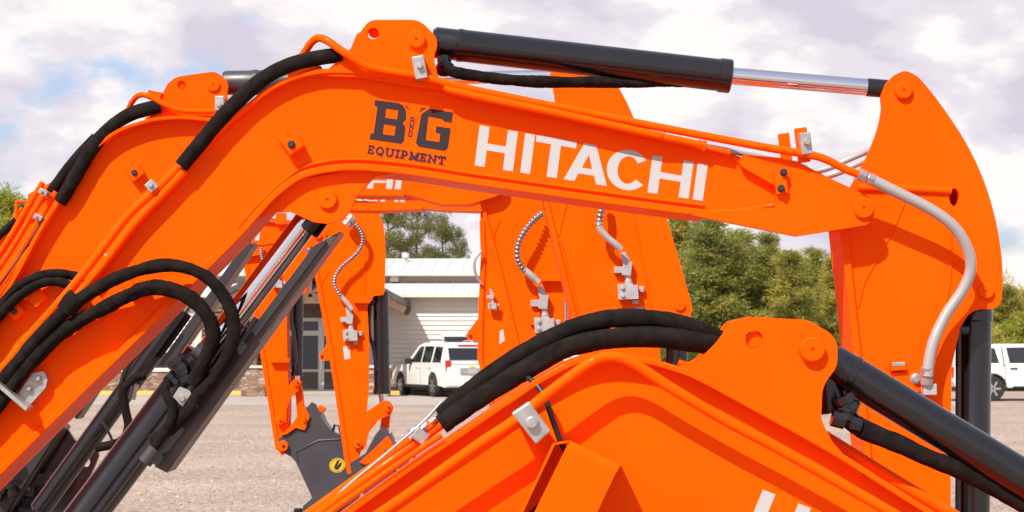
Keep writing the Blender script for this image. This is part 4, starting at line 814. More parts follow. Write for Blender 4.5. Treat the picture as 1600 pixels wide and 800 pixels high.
def building():
    t = thing('metal_building', 'long low pale metal sided building with white roof, timber porch and stone wainscot', 'building', (X(500), YB, 0))
    xl, xr = X(-700), X(905); ze = Z(464)
    bm = new(); abox(bm, xl, xr, YB + .04, YB + 22, 0, ze); wall = obj('wall', bm, SIDING, t)
    bm = new(); lap(bm, xl, xr, Z(580), ze, YB + .04, .17); obj('siding', bm, SIDING, wall)
    bm = new(); lap(bm, X(640), xr, 0.0, Z(580) - .003, YB + .038, .17); obj('siding', bm, SIDING, wall)
    bm = new(); abox(bm, xl, X(640) - .01, YB - .09, YB + .03, 0, Z(581)); obj('stone_wainscot', bm, STONE, t, bevel=.01)
    bm = new(); abox(bm, xl, X(640), YB - .14, YB + .02, Z(581) + .001, Z(577)); obj('wainscot_cap', bm, TRIM, t, bevel=.008)
    # lower roof, upper wall, upper roof
    def slab(name, z0, z1, y0, y1, th, m, x0=xl - .3, x1=xr + .3):
        bm = new(); vs = [bm.verts.new(p) for p in ((x0, y0, z0), (x1, y0, z0), (x1, y1, z1), (x0, y1, z1), (x0, y0, z0 - th), (x1, y0, z0 - th), (x1, y1, z1 - th), (x0, y1, z1 - th))]
        for f in ((0, 1, 2, 3), (7, 6, 5, 4), (0, 4, 5, 1), (1, 5, 6, 2), (2, 6, 7, 3), (3, 7, 4, 0)): bm.faces.new([vs[i] for i in f])
        n = int((x1 - x0) / .6)
        for i in range(n):
            x = x0 + .3 + i * .6; w = .022
            q = [bm.verts.new(p) for p in ((x - w, y0 + .02, z0 + .001), (x + w, y0 + .02, z0 + .001), (x + w, y1 - .02, z1 + .001), (x - w, y1 - .02, z1 + .001), (x - w, y0 + .02, z0 + .02), (x + w, y0 + .02, z0 + .02), (x + w, y1 - .02, z1 + .02), (x - w, y1 - .02, z1 + .02))]
            for f in ((4, 5, 6, 7), (0, 1, 5, 4), (1, 2, 6, 5), (3, 0, 4, 7)): bm.faces.new([q[k] for k in f])
        return obj(name, bm, m, t)
    lr = slab('roof', Z(459, YB - .4), Z(441, YB + 3.2), YB - .4, YB + 3.2, .10, ROOFW)
    bm = new(); abox(bm, xl - .3, xr + .3, YB - .50, YB - .405, Z(465, YB - .4), Z(458.5, YB - .4)); obj('gutter', bm, TRIM, lr, bevel=.02)
    bm = new(); abox(bm, xl - .2, xr + .2, YB - .39, YB + .035, ze - .02, ze + .02); obj('soffit', bm, TRIM, lr)
    y2 = YB + 3.2
    bm = new(); abox(bm, xl, xr - 1, y2 + .02, y2 + 16, ze + .1, Z(428, y2)); obj('upper_wall', bm, SIDING, t)
    ur = slab('roof', Z(428.5, y2 - .5), Z(404, y2 + 8), y2 - .5, y2 + 8, .08, ROOFW, xl, X(690, y2) + 1.5)
    bm = new(); abox(bm, xl, xr - .6, y2 - .62, y2 - .505, Z(432, y2), Z(427.5, y2 - .5)); obj('gutter', bm, TRIM, ur, bevel=.02)
    # hip end of the upper roof, falling to the right
    x1 = X(690, y2) + 1.5; bm = new(); za, zb = Z(428.5, y2 - .5), Z(404, y2 + 8); xe = xr - .6
    vs = [bm.verts.new(p) for p in ((x1 + .002, y2 - .5, za), (xe, y2 - .5, za), (xe, y2 + 8, Z(414, y2 + 8)), (x1 + .002, y2 + 8, zb), (x1 + .002, y2 - .5, za - .08), (xe, y2 - .5, za - .08), (xe, y2 + 8, zb - 1.5), (x1 + .002, y2 + 8, zb - 1.5))]
    for f in ((0, 1, 2), (0, 2, 3), (0, 4, 5, 1), (1, 5, 6, 2), (2, 6, 7, 3), (3, 7, 4, 0)): bm.faces.new([vs[i] for i in f])
    obj('roof_end', bm, ROOFW, ur)
    bm = new(); p = W(634, 407, y2 + 6); lathe(bm, p - Vector((0, 0, .4)), p + Vector((0, 0, .32)), [(0, .06), (.5, .06), (.51, .16), (.72, .16)], 12); obj('vent_pipe', bm, ROOFW, ur, smooth=40)
    bm = new(); p = W(618, 436, y2); abox(bm, p.x - .2, p.x + .14, p.y - .35, p.y + .02, p.z - .12, p.z + .1); obj('flood_lamp', bm, WFRAME, t, bevel=.03)
    # windows
    def window(x0, x1, ya, yb, cols, rows):
        bm = new(); f = .09; a, b, c, d = X(x0), X(x1), Z(yb), Z(ya)
        abox(bm, a - f, b + f, YB - .08, YB + .03, d, d + f); abox(bm, a - f, b + f, YB - .08, YB + .03, c - f, c)
        abox(bm, a - f, a, YB - .08, YB + .03, c, d); abox(bm, b, b + f, YB - .08, YB + .03, c, d)
        for i in range(1, cols): xx = a + (b - a) * i / cols; abox(bm, xx - .035, xx + .035, YB - .07, YB + .03, c + .002, d - .002)
        for j in range(1, rows): zz = c + (d - c) * j / rows; abox(bm, a + .002, b - .002, YB - .066, YB + .03, zz - .03, zz + .03)
        w = obj('window', bm, WFRAME, t); bm = new(); abox(bm, a, b, YB - .045, YB + .02, c, d); obj('pane', bm, DGLASS, w)
    window(197, 262, 524, 575, 2, 2); window(20, 90, 524, 575, 2, 2); window(694, 780, 526, 600, 2, 2)
    # entrance recess: brown log wall, storefront
    bm = new(); abox(bm, X(318), X(436), YB - .13, YB + .03, Z(577) + .004, Z(470)); 
    for i in range(14): z = Z(577) + .1 + i * .17; sweep(bm, [Vector((X(318), YB - .13, z)), Vector((X(436), YB - .13, z))], .085, 10)
    obj('log_wall', bm, TIMBER, t, smooth=50)
    bm = new(); abox(bm, X(306), X(316), YB - .12, YB + .03, 0, ze); obj('corner_trim', bm, TRIM, t)
    bm = new(); abox(bm, X(436) + .005, X(578), YB - .15, YB + .03, Z(495), Z(464)); obj('entrance_header', bm, TIMBER, t)
    bm = new(); a = X(440); fr = [440, 462, 500, 503, 545, 558]; zb, zt, zm = .02, Z(497), Z(521)
    for x0, x1 in ((438, 443), (498, 507), (444, 452), (545, 549), (571, 576)): abox(bm, X(x0), X(x1), YB - .17, YB + .02, zb, zt)
    for z0, z1 in ((zt - .12, zt), (zm - .08, zm + .1), (zb, zb + .16)): abox(bm, X(443) + .002, X(571) - .002, YB - .165, YB + .02, z0, z1)
    door = obj('entrance_door', bm, WFRAME, t); bm = new(); abox(bm, X(440), X(574), YB - .10, YB + .025, .03, zt - .02); obj('pane', bm, DGLASS, door)
    bm = new(); abox(bm, X(502) , X(503.5), YB - .24, YB - .2, .9, 1.3); obj('handle', bm, CHROME, door)
    # porch: timber gable in front
    yp = YB - 3.1; rx, rz = X(485, yp), Z(398, yp); pts = [(X(332, yp), Z(472, yp)), (rx, rz), (X(634, yp), Z(478, yp))]
    bm = new()
    for (a, b) in ((pts[0], pts[1]), (pts[1], pts[2])):
        vs = []
        for y in (yp, YB + 2.5):
            for dz in (0, .22): vs += [bm.verts.new((a[0], y, a[1] + dz)), bm.verts.new((b[0], y, b[1] + dz))]
        for f in ((0, 1, 3, 2), (4, 6, 7, 5), (2, 3, 7, 6), (0, 4, 5, 1), (0, 2, 6, 4), (1, 5, 7, 3)): bm.faces.new([vs[i] for i in f])
    pr = obj('porch_roof', bm, SHINGLE, t)
    bm = new()
    for (a, b) in ((pts[0], pts[1]), (pts[1], pts[2])):
        A, B = Vector((a[0], yp + .1, a[1] - .17)), Vector((b[0], yp + .1, b[1] - .17)); d = (B - A).normalized(); n = Vector((-d.z, 0, d.x))
        for yy in (.12, 1.6, 3.0): box(bm, (A + B) / 2 + Vector((0, yy - .1, 0)), (d, n, Vector((0, 1, 0))), ((B - A).length / 2 * .985, .13, .09))
    for px in (395, 590):
        for yy in (.12,): abox(bm, X(px, yp) - .12, X(px, yp) + .12, yp + yy, yp + yy + .24, 1.0, Z(468, yp))
    abox(bm, X(395, yp), X(590, yp), yp + .15, yp + .33, Z(474, yp), Z(464, yp))
    for a, b in (((395, 500), (440, 470)), ((590, 505), (548, 470)), ((485, 470), (485, 410)), ((485, 460), (450, 432)), ((485, 460), (520, 432)), ((455, 462), (500, 462))):
        sweep(bm, [W(*a, yp + .24), W(*b, yp + .24)], .09, 4)
    obj('porch_frame', bm, TIMBER, t)
    for px in (396, 590):
        bm = new(); c = X(px, yp); abox(bm, c - .42, c + .42, yp - .15, yp + .6, 0, 1.0); p = obj('stone_pillar', bm, STONE, t, bevel=.01)
        bm = new(); abox(bm, c - .48, c + .48, yp - .21, yp + .66, 1.001, 1.09); obj('pillar_cap', bm, TRIM, p, bevel=.01)
    return t
building()
ORG = Vector((0, 0, 0))
bm = new(); abox(bm, X(-500), X(900), 69.72, YB - .2, 0, .13); o = obj('pavement', bm, KERB, bevel=.01); o['kind'] = 'structure'
bm = new(); abox(bm, X(-500, 69.6), X(470, 69.6), 69.56, 69.71, 0, .15); abox(bm, X(566, 69.6), X(628, 69.6), 69.56, 69.71, 0, .15); o = obj('kerb', bm, YELLOW, bevel=.015); o['kind'] = 'structure'

# ---- vehicles
WHITECAR = mat('white_car_paint', (.60, .585, .555), .28, coat=.6, vary=(1.5, .04, 3))
CGLASS = mat('tinted_car_glass', (.012, .013, .014), .05, spec=.8)
REDLENS = mat('red_lens', (.45, .012, .01), .2, coat=.5)
TYRE = mat('tyre_rubber', (.012, .012, .012), .75)
ALLOY = mat('alloy_wheel', (.5, .49, .47), .3, .8)
BLKTRIM = mat('black_car_trim', (.015, .015, .015), .5)

class Car:
    "builds in a local frame x forward, y left, z up, then sets it down"
    def __init__(s, x, y, heading): s.o = Vector((x, y, 0)); s.M = Matrix.Translation(s.o) @ Matrix.Rotation(heading, 4, 'Z')
    def put(s, name, bm, m, parent, bevel=0, smooth=35, seg=2):
        bmesh.ops.transform(bm, matrix=s.M, verts=bm.verts); return obj(name, bm, m, parent, bevel=bevel, smooth=smooth, seg=seg)

def loft(bm, prof_of, ys):
    "side outlines at successive y, skinned together"
    rings = [[bm.verts.new((x, y, z)) for x, z in prof_of(i)] for i, y in enumerate(ys)]
    for a, b in zip(rings, rings[1:]):
        n = len(a)
        for k in range(n): bm.faces.new((a[k], a[(k + 1) % n], b[(k + 1) % n], b[k]))
    bm.faces.new(rings[0][::-1]); bm.faces.new(rings[-1])

def arch(xc, r, n=10, z0=.28): return [(xc + r * math.cos(math.pi * k / n), max(z0, .40 + r * math.sin(math.pi * k / n))) for k in range(n, -1, -1)]

def wheel(c, t, x, y, R, w):
    for nm, pr, m in (('tyre', [(0, R * .62), (0, R * .93), (w * .18, R), (w * .82, R), (w, R * .93), (w, R * .62)], TYRE),):
        bm = new(); sg = 1 if y > 0 else -1; A = Vector((x, y, R)); lathe(bm, A, A + Vector((0, -sg, 0)), pr, 32); wh = c.put('wheel', bm, m, t)
    bm = new(); A = Vector((x, y - sg * .02, R)); lathe(bm, A, A + Vector((0, -sg, 0)), [(0, R * .66), (.03, R * .64), (.05, R * .3), (.02, R * .1), (.021, .01)], 24)
    for k in range(6):
        a = k * math.pi / 3; d = Vector((math.cos(a), 0, math.sin(a))); box(bm, A + d * R * .36 + Vector((0, sg * .002, 0)), (d, Vector((0, 1, 0)), d.cross(Vector((0, 1, 0)))), (R * .28, .022, R * .075))
    c.put('rim', bm, ALLOY, wh)

def suv():
    rl = W(696, 612, 65.6); h = math.radians(90 + 24.5); c = Car(0, 0, h)
    L = 5.2; off = Matrix.Rotation(h, 3, 'Z') @ Vector((0, 1.0, 0)); c = Car(rl.x - off.x, rl.y - off.y, h)   # rear left corner set on the photo's
    t = thing('suv', 'white full size SUV with roof rails parked nose in beside the metal building', 'SUV', c.o)
    def low(i):
        q = (0, .03, 0)[0]; e = (.10, .0, .0, .10)[i]; z = (0, 0, 0, 0)[i]
        return [(.05 + e, .34), (.0 + e, .62), (.02 + e, .78), (.06 + e, 1.02), (.1 + e, 1.13), (3.72, 1.13), (4.1, 1.12), (4.9 - e, 1.05), (5.15 - e, .95), (5.2 - e, .7), (5.12 - e, .34), *arch(4.32, .47)[::-1], *arch(1.2, .47)[::-1]]
    bm = new(); loft(bm, low, (-1.0, -.9, .9, 1.0)); body = c.put('body', bm, WHITECAR, t, bevel=.03)
    def cab(i):
        a = (0, .16, .22)[min(i, 2)] if i < 3 else (.22, .16, 0)[i - 3]
        return [(.10, 1.128), (.14, 1.35), (.30, 1.80), (.44, 1.885), (1.6, 1.92), (2.6, 1.90), (3.0, 1.84), (3.78, 1.128)]
    ys = (-.97, .97)
    bm = new(); prof = [(.09, 1.128), (.13, 1.3), (.28, 1.76), (.42, 1.86), (1.6, 1.91), (2.55, 1.89), (2.92, 1.82), (3.80, 1.128)]
    rings = []
    for sg in (-1, 1):
        rings.append([bm.verts.new((x, sg * (.985 - .20 * max(0, (z - 1.128)) / .75), z)) for x, z in prof])
    for k in range(8): bm.faces.new((rings[0][k], rings[0][(k + 1) % 8], rings[1][(k + 1) % 8], rings[1][k]))
    bm.faces.new(rings[0][::-1]); bm.faces.new(rings[1]); c.put('cabin', bm, WHITECAR, t, bevel=.05, seg=3)
    yof = lambda z: .985 - .20 * (z - 1.128) / .75 + .006
    for sg in (-1, 1):
        for P in (((.52, 1.20), (.62, 1.74), (1.28, 1.76), (1.28, 1.20)), ((1.42, 1.20), (1.42, 1.77), (2.26, 1.77), (2.26, 1.20)), ((2.36, 1.20), (2.36, 1.77), (2.72, 1.75), (3.36, 1.20))):
            bm = new(); a = [bm.verts.new((x, sg * yof(z), z)) for x, z in P]; b = [bm.verts.new((x, sg * (yof(z) - .03), z)) for x, z in P]
            bm.faces.new(a); bm.faces.new(b[::-1])
            for k in range(4): bm.faces.new((a[k], a[(k + 1) % 4], b[(k + 1) % 4], b[k]))
            c.put('window', bm, CGLASS, t)
        bm = new(); sweep(bm, [Vector((x, sg * .72, z)) for x, z in ((.6, 1.90), (.8, 1.96), (1.6, 1.975), (2.4, 1.955), (2.6, 1.90))], .022, 8); c.put('roof_rail', bm, ALLOY, t)
        bm = new(); box(bm, Vector((.12, sg * .86, 1.02)), (Vector((1, 0, 0)), Vector((0, 1, 0)), Vector((0, 0, 1))), (.05, .10, .27)); c.put('tail_light', bm, REDLENS, t, bevel=.02)
        bm = new(); box(bm, Vector((3.2, sg * 1.10, 1.24)), (Vector((1, 0, 0)), Vector((0, 1, 0)), Vector((0, 0, 1))), (.06, .13, .10)); box(bm, Vector((3.22, sg * .97, 1.19)), (Vector((1, 0, 0)), Vector((0, 1, 0)), Vector((0, 0, 1))), (.03, .08, .03)); c.put('mirror', bm, BLKTRIM, t, bevel=.03)
        for x in (1.5, 2.55):
            bm = new(); box(bm, Vector((x, sg * 1.012, 1.03)), (Vector((1, 0, 0)), Vector((0, 1, 0)), Vector((0, 0, 1))), (.11, .015, .018)); c.put('door_handle', bm, WHITECAR, t)
        for x in (1.35, 2.31, 3.35): bm = new(); box(bm, Vector((x, sg * 1.0015, .78)), (Vector((1, 0, 0)), Vector((0, 1, 0)), Vector((0, 0, 1))), (.006, .002, .32)); c.put('door_seam', bm, BLKTRIM, t)
        bm = new(); box(bm, Vector((2.76, sg * .97, .36)), (Vector((1, 0, 0)), Vector((0, 1, 0)), Vector((0, 0, 1))), (1.0, .09, .035)); c.put('running_board', bm, BLKTRIM, t, bevel=.01)
        for x in (1.2, 4.32): wheel(c, t, x, sg * 1.0, .40, .28)
    U = (Vector((1, 0, 0)), Vector((0, 1, 0)), Vector((0, 0, 1)))
    d = Vector((.17, 0, .48)).normalized(); bm = new(); box(bm, Vector((.185, 0, 1.50)), (d, U[1], d.cross(U[1])), (.215, .80, .02)); c.put('rear_window', bm, CGLASS, t, bevel=.01)
    bm = new(); box(bm, Vector((.30, 0, 1.80)), U, (.05, .42, .02)); c.put('brake_light', bm, REDLENS, t)
    bm = new(); box(bm, Vector((.03, 0, .50)), U, (.14, .98, .13)); c.put('bumper', bm, WHITECAR, t, bevel=.05, seg=3)
    bm = new(); box(bm, Vector((.02, 0, .92)), U, (.05, .46, .10)); c.put('number_plate_recess', bm, ALLOY, t, bevel=.02)
    bm = new(); box(bm, Vector((-.035, 0, .91)), U, (.01, .16, .08)); c.put('number_plate', bm, DWHITE, t)
    bm = new(); box(bm, Vector((-.02, 0, 1.045)), U, (.012, .11, .035)); c.put('badge', bm, DYELLOW, t, bevel=.01)
    bm = new(); box(bm, Vector((2.6, 0, .33)), U, (2.2, .8, .10)); c.put('underbody', bm, BLKTRIM, t)
    return t
suv()

def pickup():
    h = math.radians(4); Y = 61.5; r0 = W(1489, 628, Y); off = Matrix.Rotation(h, 3, 'Z') @ Vector((0, -.95, 0)); c = Car(r0.x - off.x, r0.y - off.y, h)
    t = thing('pickup_truck', 'white pickup truck with a white canopy over its bed, parked at the right edge', 'pickup truck', c.o)
    def low(i):
        e = (.06, 0, 0, .06)[i]
        return [(.04 + e, .45), (.0 + e, .62), (.05 + e, .8), (.06 + e, 1.12), (4.1, 1.12), (5.4 - e, 1.08), (5.72 - e, .98), (5.78 - e, .6), (5.7 - e, .42), *arch(4.7, .48, z0=.42)[::-1], *arch(1.30, .48, z0=.42)[::-1]]
    bm = new(); loft(bm, low, (-.98, -.9, .9, .98)); c.put('body', bm, WHITECAR, t, bevel=.03)
    yof = lambda z: .95 - .16 * (z - 1.12) / .7
    def cabin(nm, prof):
        bm = new(); rings = [[bm.verts.new((x, sg * yof(z), z)) for x, z in prof] for sg in (-1, 1)]; n = len(prof)
        for k in range(n): bm.faces.new((rings[0][k], rings[0][(k + 1) % n], rings[1][(k + 1) % n], rings[1][k]))
        bm.faces.new(rings[0][::-1]); bm.faces.new(rings[1]); c.put(nm, bm, WHITECAR, t, bevel=.05, seg=3)
    cabin('canopy', [(.10, 1.118), (.26, 1.74), (.36, 1.82), (1.62, 1.84), (1.68, 1.118)])
    cabin('cab', [(1.72, 1.118), (1.66, 1.80), (1.78, 1.84), (3.2, 1.84), (3.42, 1.78), (4.25, 1.118)])
    for sg in (-1, 1):
        for P in (((.42, 1.22), (.48, 1.68), (1.40, 1.70), (1.52, 1.22)), ((1.86, 1.22), (1.78, 1.72), (2.5, 1.73), (2.5, 1.22)), ((2.6, 1.22), (2.6, 1.73), (3.28, 1.70), (3.84, 1.22))):
            bm = new(); a = [bm.verts.new((x, sg * (yof(z) + .006), z)) for x, z in P]; b = [bm.verts.new((x, sg * (yof(z) - .03), z)) for x, z in P]
            bm.faces.new(a); bm.faces.new(b[::-1])
            for k in range(4): bm.faces.new((a[k], a[(k + 1) % 4], b[(k + 1) % 4], b[k]))
            c.put('window', bm, CGLASS, t)
        U = (Vector((1, 0, 0)), Vector((0, 1, 0)), Vector((0, 0, 1)))
        for x in (1.98, 2.95): bm = new(); box(bm, Vector((x, sg * .995, 1.05)), U, (.11, .015, .02)); c.put('door_handle', bm, BLKTRIM, t)
        for x in (1.70, 2.55, 3.7): bm = new(); box(bm, Vector((x, sg * .982, .85)), U, (.007, .002, .27)); c.put('door_seam', bm, BLKTRIM, t)
        bm = new(); box(bm, Vector((2.95, sg * .96, .45)), U, (1.0, .08, .03)); c.put('running_board', bm, BLKTRIM, t, bevel=.01)
        bm = new(); box(bm, Vector((.05, sg * .84, .92)), U, (.05, .06, .18)); c.put('tail_light', bm, REDLENS, t, bevel=.015)
        for x in (1.30, 4.7): wheel(c, t, x, sg * .99, .40, .28)
    bm = new(); box(bm, Vector((-.02, 0, .55)), U, (.1, .95, .10)); c.put('bumper', bm, ALLOY, t, bevel=.03)
    bm = new(); box(bm, Vector((2.9, 0, .42)), U, (2.4, .8, .10)); c.put('underbody', bm, BLKTRIM, t)
    return t
pickup()

# ---- vegetation
def leaf_mat(name, c, amt=.45):
    m = mat(name, c, .62, spec=.25); nt = m.node_tree; b = nt.nodes['Principled BSDF']; N = nt.nodes.new; L = nt.links.new
    tc = N('ShaderNodeTexCoord'); n = N('ShaderNodeTexNoise'); n.inputs['Scale'].default_value = .9; n.inputs['Detail'].default_value = 3; L(tc.outputs['Object'], n.inputs['Vector'])
    oi = N('ShaderNodeObjectInfo'); ad = N('ShaderNodeMath'); ad.operation = 'MULTIPLY_ADD'; ad.inputs[1].default_value = .3; L(oi.outputs['Random'], ad.inputs[0]); L(n.outputs['Fac'], ad.inputs[2])
    r = N('ShaderNodeValToRGB'); r.color_ramp.elements[0].position = .38; r.color_ramp.elements[1].position = .82
    r.color_ramp.elements[0].color = (c[0] * .6, c[1] * .72, c[2] * .8, 1); r.color_ramp.elements[1].color = (c[0] * 1.45, c[1] * 1.25, c[2] * 1.1, 1)
    L(ad.outputs[0], r.inputs['Fac']); L(r.outputs['Color'], b.inputs['Base Color'])
    tr = N('ShaderNodeBsdfTranslucent'); L(r.outputs['Color'], tr.inputs['Color']); mx = N('ShaderNodeMixShader'); mx.inputs[0].default_value = .5
    L(b.outputs[0], mx.inputs[1]); L(tr.outputs[0], mx.inputs[2]); L(mx.outputs[0], nt.nodes['Material Output'].inputs['Surface'])
    return m
PINE = leaf_mat('pine_needles', (.30, .295, .068)); PINED = leaf_mat('tall_pine_needles', (.15, .16, .052)); BUSH = leaf_mat('broad_leaves', (.25, .29, .04)); BARK = mat('pine_bark', (.13, .085, .06), .9, vary=(3, .3, 5))

def leafmesh(name, cb, m):
    me = bpy.data.meshes.new(name); cb.verts.index_update(); cb.to_mesh(me); cb.free(); me.materials.append(m)
    return me

def tuft(bm, c, r, n, rng, droop=0, s=1):
    "spray of needle-like faces through a ball"
    for _ in range(n):
        d = Vector((rng.gauss(0, 1), rng.gauss(0, 1), rng.gauss(0, .8))).normalized(); p = c + d * r * rng.uniform(.15, 1) ** .6
        a = (d + Vector((rng.gauss(0, .6), rng.gauss(0, .6), rng.gauss(.25, .5)))).normalized(); u = a.orthogonal().normalized(); u.rotate(Matrix.Rotation(rng.uniform(0, 6.3), 3, a))
        l, w = rng.uniform(.11, .25) * s, rng.uniform(.014, .034) * s
        bm.faces.new([bm.verts.new(q) for q in (p - u * w, p + u * w, p + a * l)])

def pine(name, h, crown0, width, seed, m, tufts=5, dense=1.0, shape='cone', tr=.16, lean=0):
    "tree at origin: (trunk mesh, crown mesh)"
    rng = random.Random(seed); bm = new(); P = [Vector((noise.noise(Vector((seed, i * .7, 0))) * .25 + lean * i, noise.noise(Vector((seed, i * .7, 5))) * .25, h * i / 8)) for i in range(9)]
    sweep(bm, P, [tr * (1 - .85 * i / 8) for i in range(9)], 8); cb = new(); z = crown0 * h
    while z < h:
        f = (z / h - crown0) / (1 - crown0)
        if shape == 'cone': R = width * (1 - f) ** .68 * min(1, .55 + 2.2 * f) + .12
        elif shape == 'open': R = width * (.55 + .45 * math.sin(f * 3.0 + .4)) * (1 if f < .85 else .5)
        else: R = width * math.sin(min(1, f + .18) * math.pi * .9) ** .6
        i = min(7, int(z / h * 8)); base = P[i].lerp(P[i + 1], z / h * 8 - i); nb = rng.randint(4, 6)
        a0 = rng.uniform(0, 6.3)
        for k in range(nb):
            if shape == 'open' and rng.random() < .3: continue
            a = a0 + 6.283 * k / nb + rng.uniform(-.4, .4); L = R * rng.uniform(.5, 1.1) * (1 + .75 * noise.noise(Vector((math.cos(a) * 1.3 + seed, math.sin(a) * 1.3, z * .75)))); up = rng.uniform(-.05, .35) + (.35 if f > .7 else 0)
            tip = base + Vector((math.cos(a) * L, math.sin(a) * L, L * up)); sweep(bm, [base, base.lerp(tip, .5) + Vector((0, 0, -.05)), tip], [.045, .03, .012], 5)
            nt = max(2, int(L * tufts))
            for j in range(nt):
                t = (j + .6) / nt; c = base.lerp(tip, .25 + .78 * t) + Vector((rng.gauss(0, .13), rng.gauss(0, .13), rng.gauss(.05, .10))) * (1 + .4 * (shape == 'open'))
                tuft(cb, c, rng.uniform(.26, .46), int(rng.randint(60, 100) * dense), rng)
        z += rng.uniform(.30, .62) * (1.5 if shape == 'open' else 1)
    tuft(cb, P[-1], .35, 60, rng)
    res = []
    me = bpy.data.meshes.new(name + '_trunk'); bm.to_mesh(me); bm.free(); me.materials.append(BARK); res += [me, leafmesh(name + '_crown', cb, m)]
    return res

def plant(kind, meshes, label, cat, loc, sc_, rz, group):
    t = thing(kind, label, cat, loc, group); t.scale = (sc_[0], sc_[0], sc_[1]); t.rotation_euler.z = rz
    for nm, me in zip(('trunk', 'crown'), meshes): c = bpy.data.objects.new(nm, me); COL.objects.link(c); c.parent = t
    return t

YG = [pine('young_pine', 8, .08, 2.0, s, PINE, 4.2, 1.0) for s in (3, 8, 15, 40, 52)]
TALL = [pine('tall_pine', 12, .34, 2.5, s, PINED, 3.6, 1.0, 'open', .2) for s in (21, 29)]
ROUND = [pine('bushy_tree', 7, .12, 2.4, s, BUSH, 4.2, 1.0, 'round', .14) for s in (33,)]
random.seed(11)
def stand(kind, meshes, px, top, Y, label, group, wf=1.0, base=0., cat='pine tree', href=8):
    z0 = base; p = W(px, top + 15, Y); h = p.z - z0
    return plant(kind, meshes, label, cat, (p.x, Y, z0), (h / href * wf, h / href), random.uniform(0, 6.3), group)

G1 = 'young pines along the right of the yard'
spec = [(1062, 330, 88, 0, 1.25, 'tall young pine beside the arm behind the boom tip, leftmost of the right wood'),
        (1112, 330, 84, 1, 1.2, 'pale olive young pine with a bare trunk showing, second from the wood\'s left'),
        (1152, 356, 92, 2, 1.2, 'darker young pine rising just left of the sky gap under the boom'),
        (1196, 360, 86, 0, 1.15, 'bright pointed young pine in the sky gap below the boom tip'),
        (1238, 384, 83, 1, 1.2, 'short young pine between the pointed pine and the main arm'),
        (1272, 382, 90, 2, 1.1, 'slender young pine with thin spire behind the nearest boom hinge'),
        (1302, 394, 86, 0, 1.2, 'young pine touching the left edge of the main arm'),
        (1020, 345, 94, 1, 1.1, 'young pine mostly hidden behind the broad arm at the wood\'s end'),
        (1568, 438, 92, 2, 1.5, 'low rounded pine right of the main arm above the pickup'),
        (1600, 446, 96, 1, 1.5, 'pine cut by the right edge of the picture above the pickup'),
        (1400, 410, 98, 0, 1.3, 'young pine hidden behind the main arm'), (1480, 420, 97, 1, 1.3, 'young pine behind the main arm near the black bucket cylinder')]
for px, top, Y, k, wf, lb in spec: stand('young_pine', YG[(k * 2 + int(px)) % 5], px, top, Y, lb, G1, wf * random.uniform(1.05, 1.45))
G2 = 'tall pines behind the metal building'
for px, top, Y, k, wf, lb in ((606, 292, 92, 0, 1.0, 'tall dark pine behind the white roof next to the slim arm'), (652, 300, 95, 1, 1.05, 'tall dark pine with bare trunk above the roof vent pipe'),
        (690, 318, 90, 0, .95, 'tall pine with flat open boughs, right above the white roof'), (560, 300, 96, 1, 1, 'tall dark pine hidden mostly behind the slim arm with silver hose'),
        (716, 345, 93, 1, .75, 'small ragged pine beside the sky gap above the white roof')): stand('tall_pine', TALL[k], px, top, Y, lb, G2, wf, 0, 'pine tree', 12)
stand('bushy_tree', ROUND[0], 22, 297, 98, 'round crowned tree peeping over the booms at the left edge', None, 1.1, 0, 'tree', 7).pop('group', None)
stand('bushy_tree', ROUND[0], -25, 330, 95, 'bushy tree cut off by the left edge behind the booms', None, 1.1, 0, 'tree', 7)
for px, top, Y, lb in ((1560, 492, 78, 'bright green vine covered bush behind the pickup canopy'), (1606, 486, 79, 'bright green bush above the pickup cab at the right edge')):
    stand('leafy_bush', ROUND[0], px, top, Y, lb, 'bright bushes behind the pickup', 1.7, 0, 'bush', 7)
# the wood behind them, one mass
ORG = Vector((0, 0, 0)); rng = random.Random(77); cb = new()
for i in range(620):
    Y = rng.uniform(93, 106); px = rng.uniform(985, 1760); top = 385 + max(0, (px - 1040)) * .12 + 60 * noise.noise(Vector((px * .025, Y * .2, 1))) + 12
    p = W(px, rng.uniform(top, 585), Y); tuft(cb, p, rng.uniform(.6, 1.0), 190, rng, s=1.7)
for i in range(150):
    Y = rng.uniform(74, 80); px = rng.uniform(1330, 1760); p = W(px, rng.uniform(505, 590), Y); p.z = max(.1, p.z); tuft(cb, p, rng.uniform(.35, .7), 90, rng, s=1.0)
me = leafmesh('wood', cb, PINE); wd = bpy.data.objects.new('woodland', me); COL.objects.link(wd); wd['kind'] = 'stuff'; wd['label'] = 'mass of young pine wood behind the front trees on the right'
GRASS = mat('grass_verge', (.07, .09, .02), .9, vary=(1.2, .4, 6), bump=(30, .5, .05))
bm = new(); g = [bm.verts.new(p) for p in ((9, 76, .006), (200, 70, .006), (200, 86, .9), (9, 86, .9), (9, 200, 1.2), (200, 200, 1.2))]; bm.faces.new((g[0], g[1], g[2], g[3])); bm.faces.new((g[3], g[2], g[5], g[4])); o = obj('grass_bank', bm, GRASS); o['kind'] = 'structure'

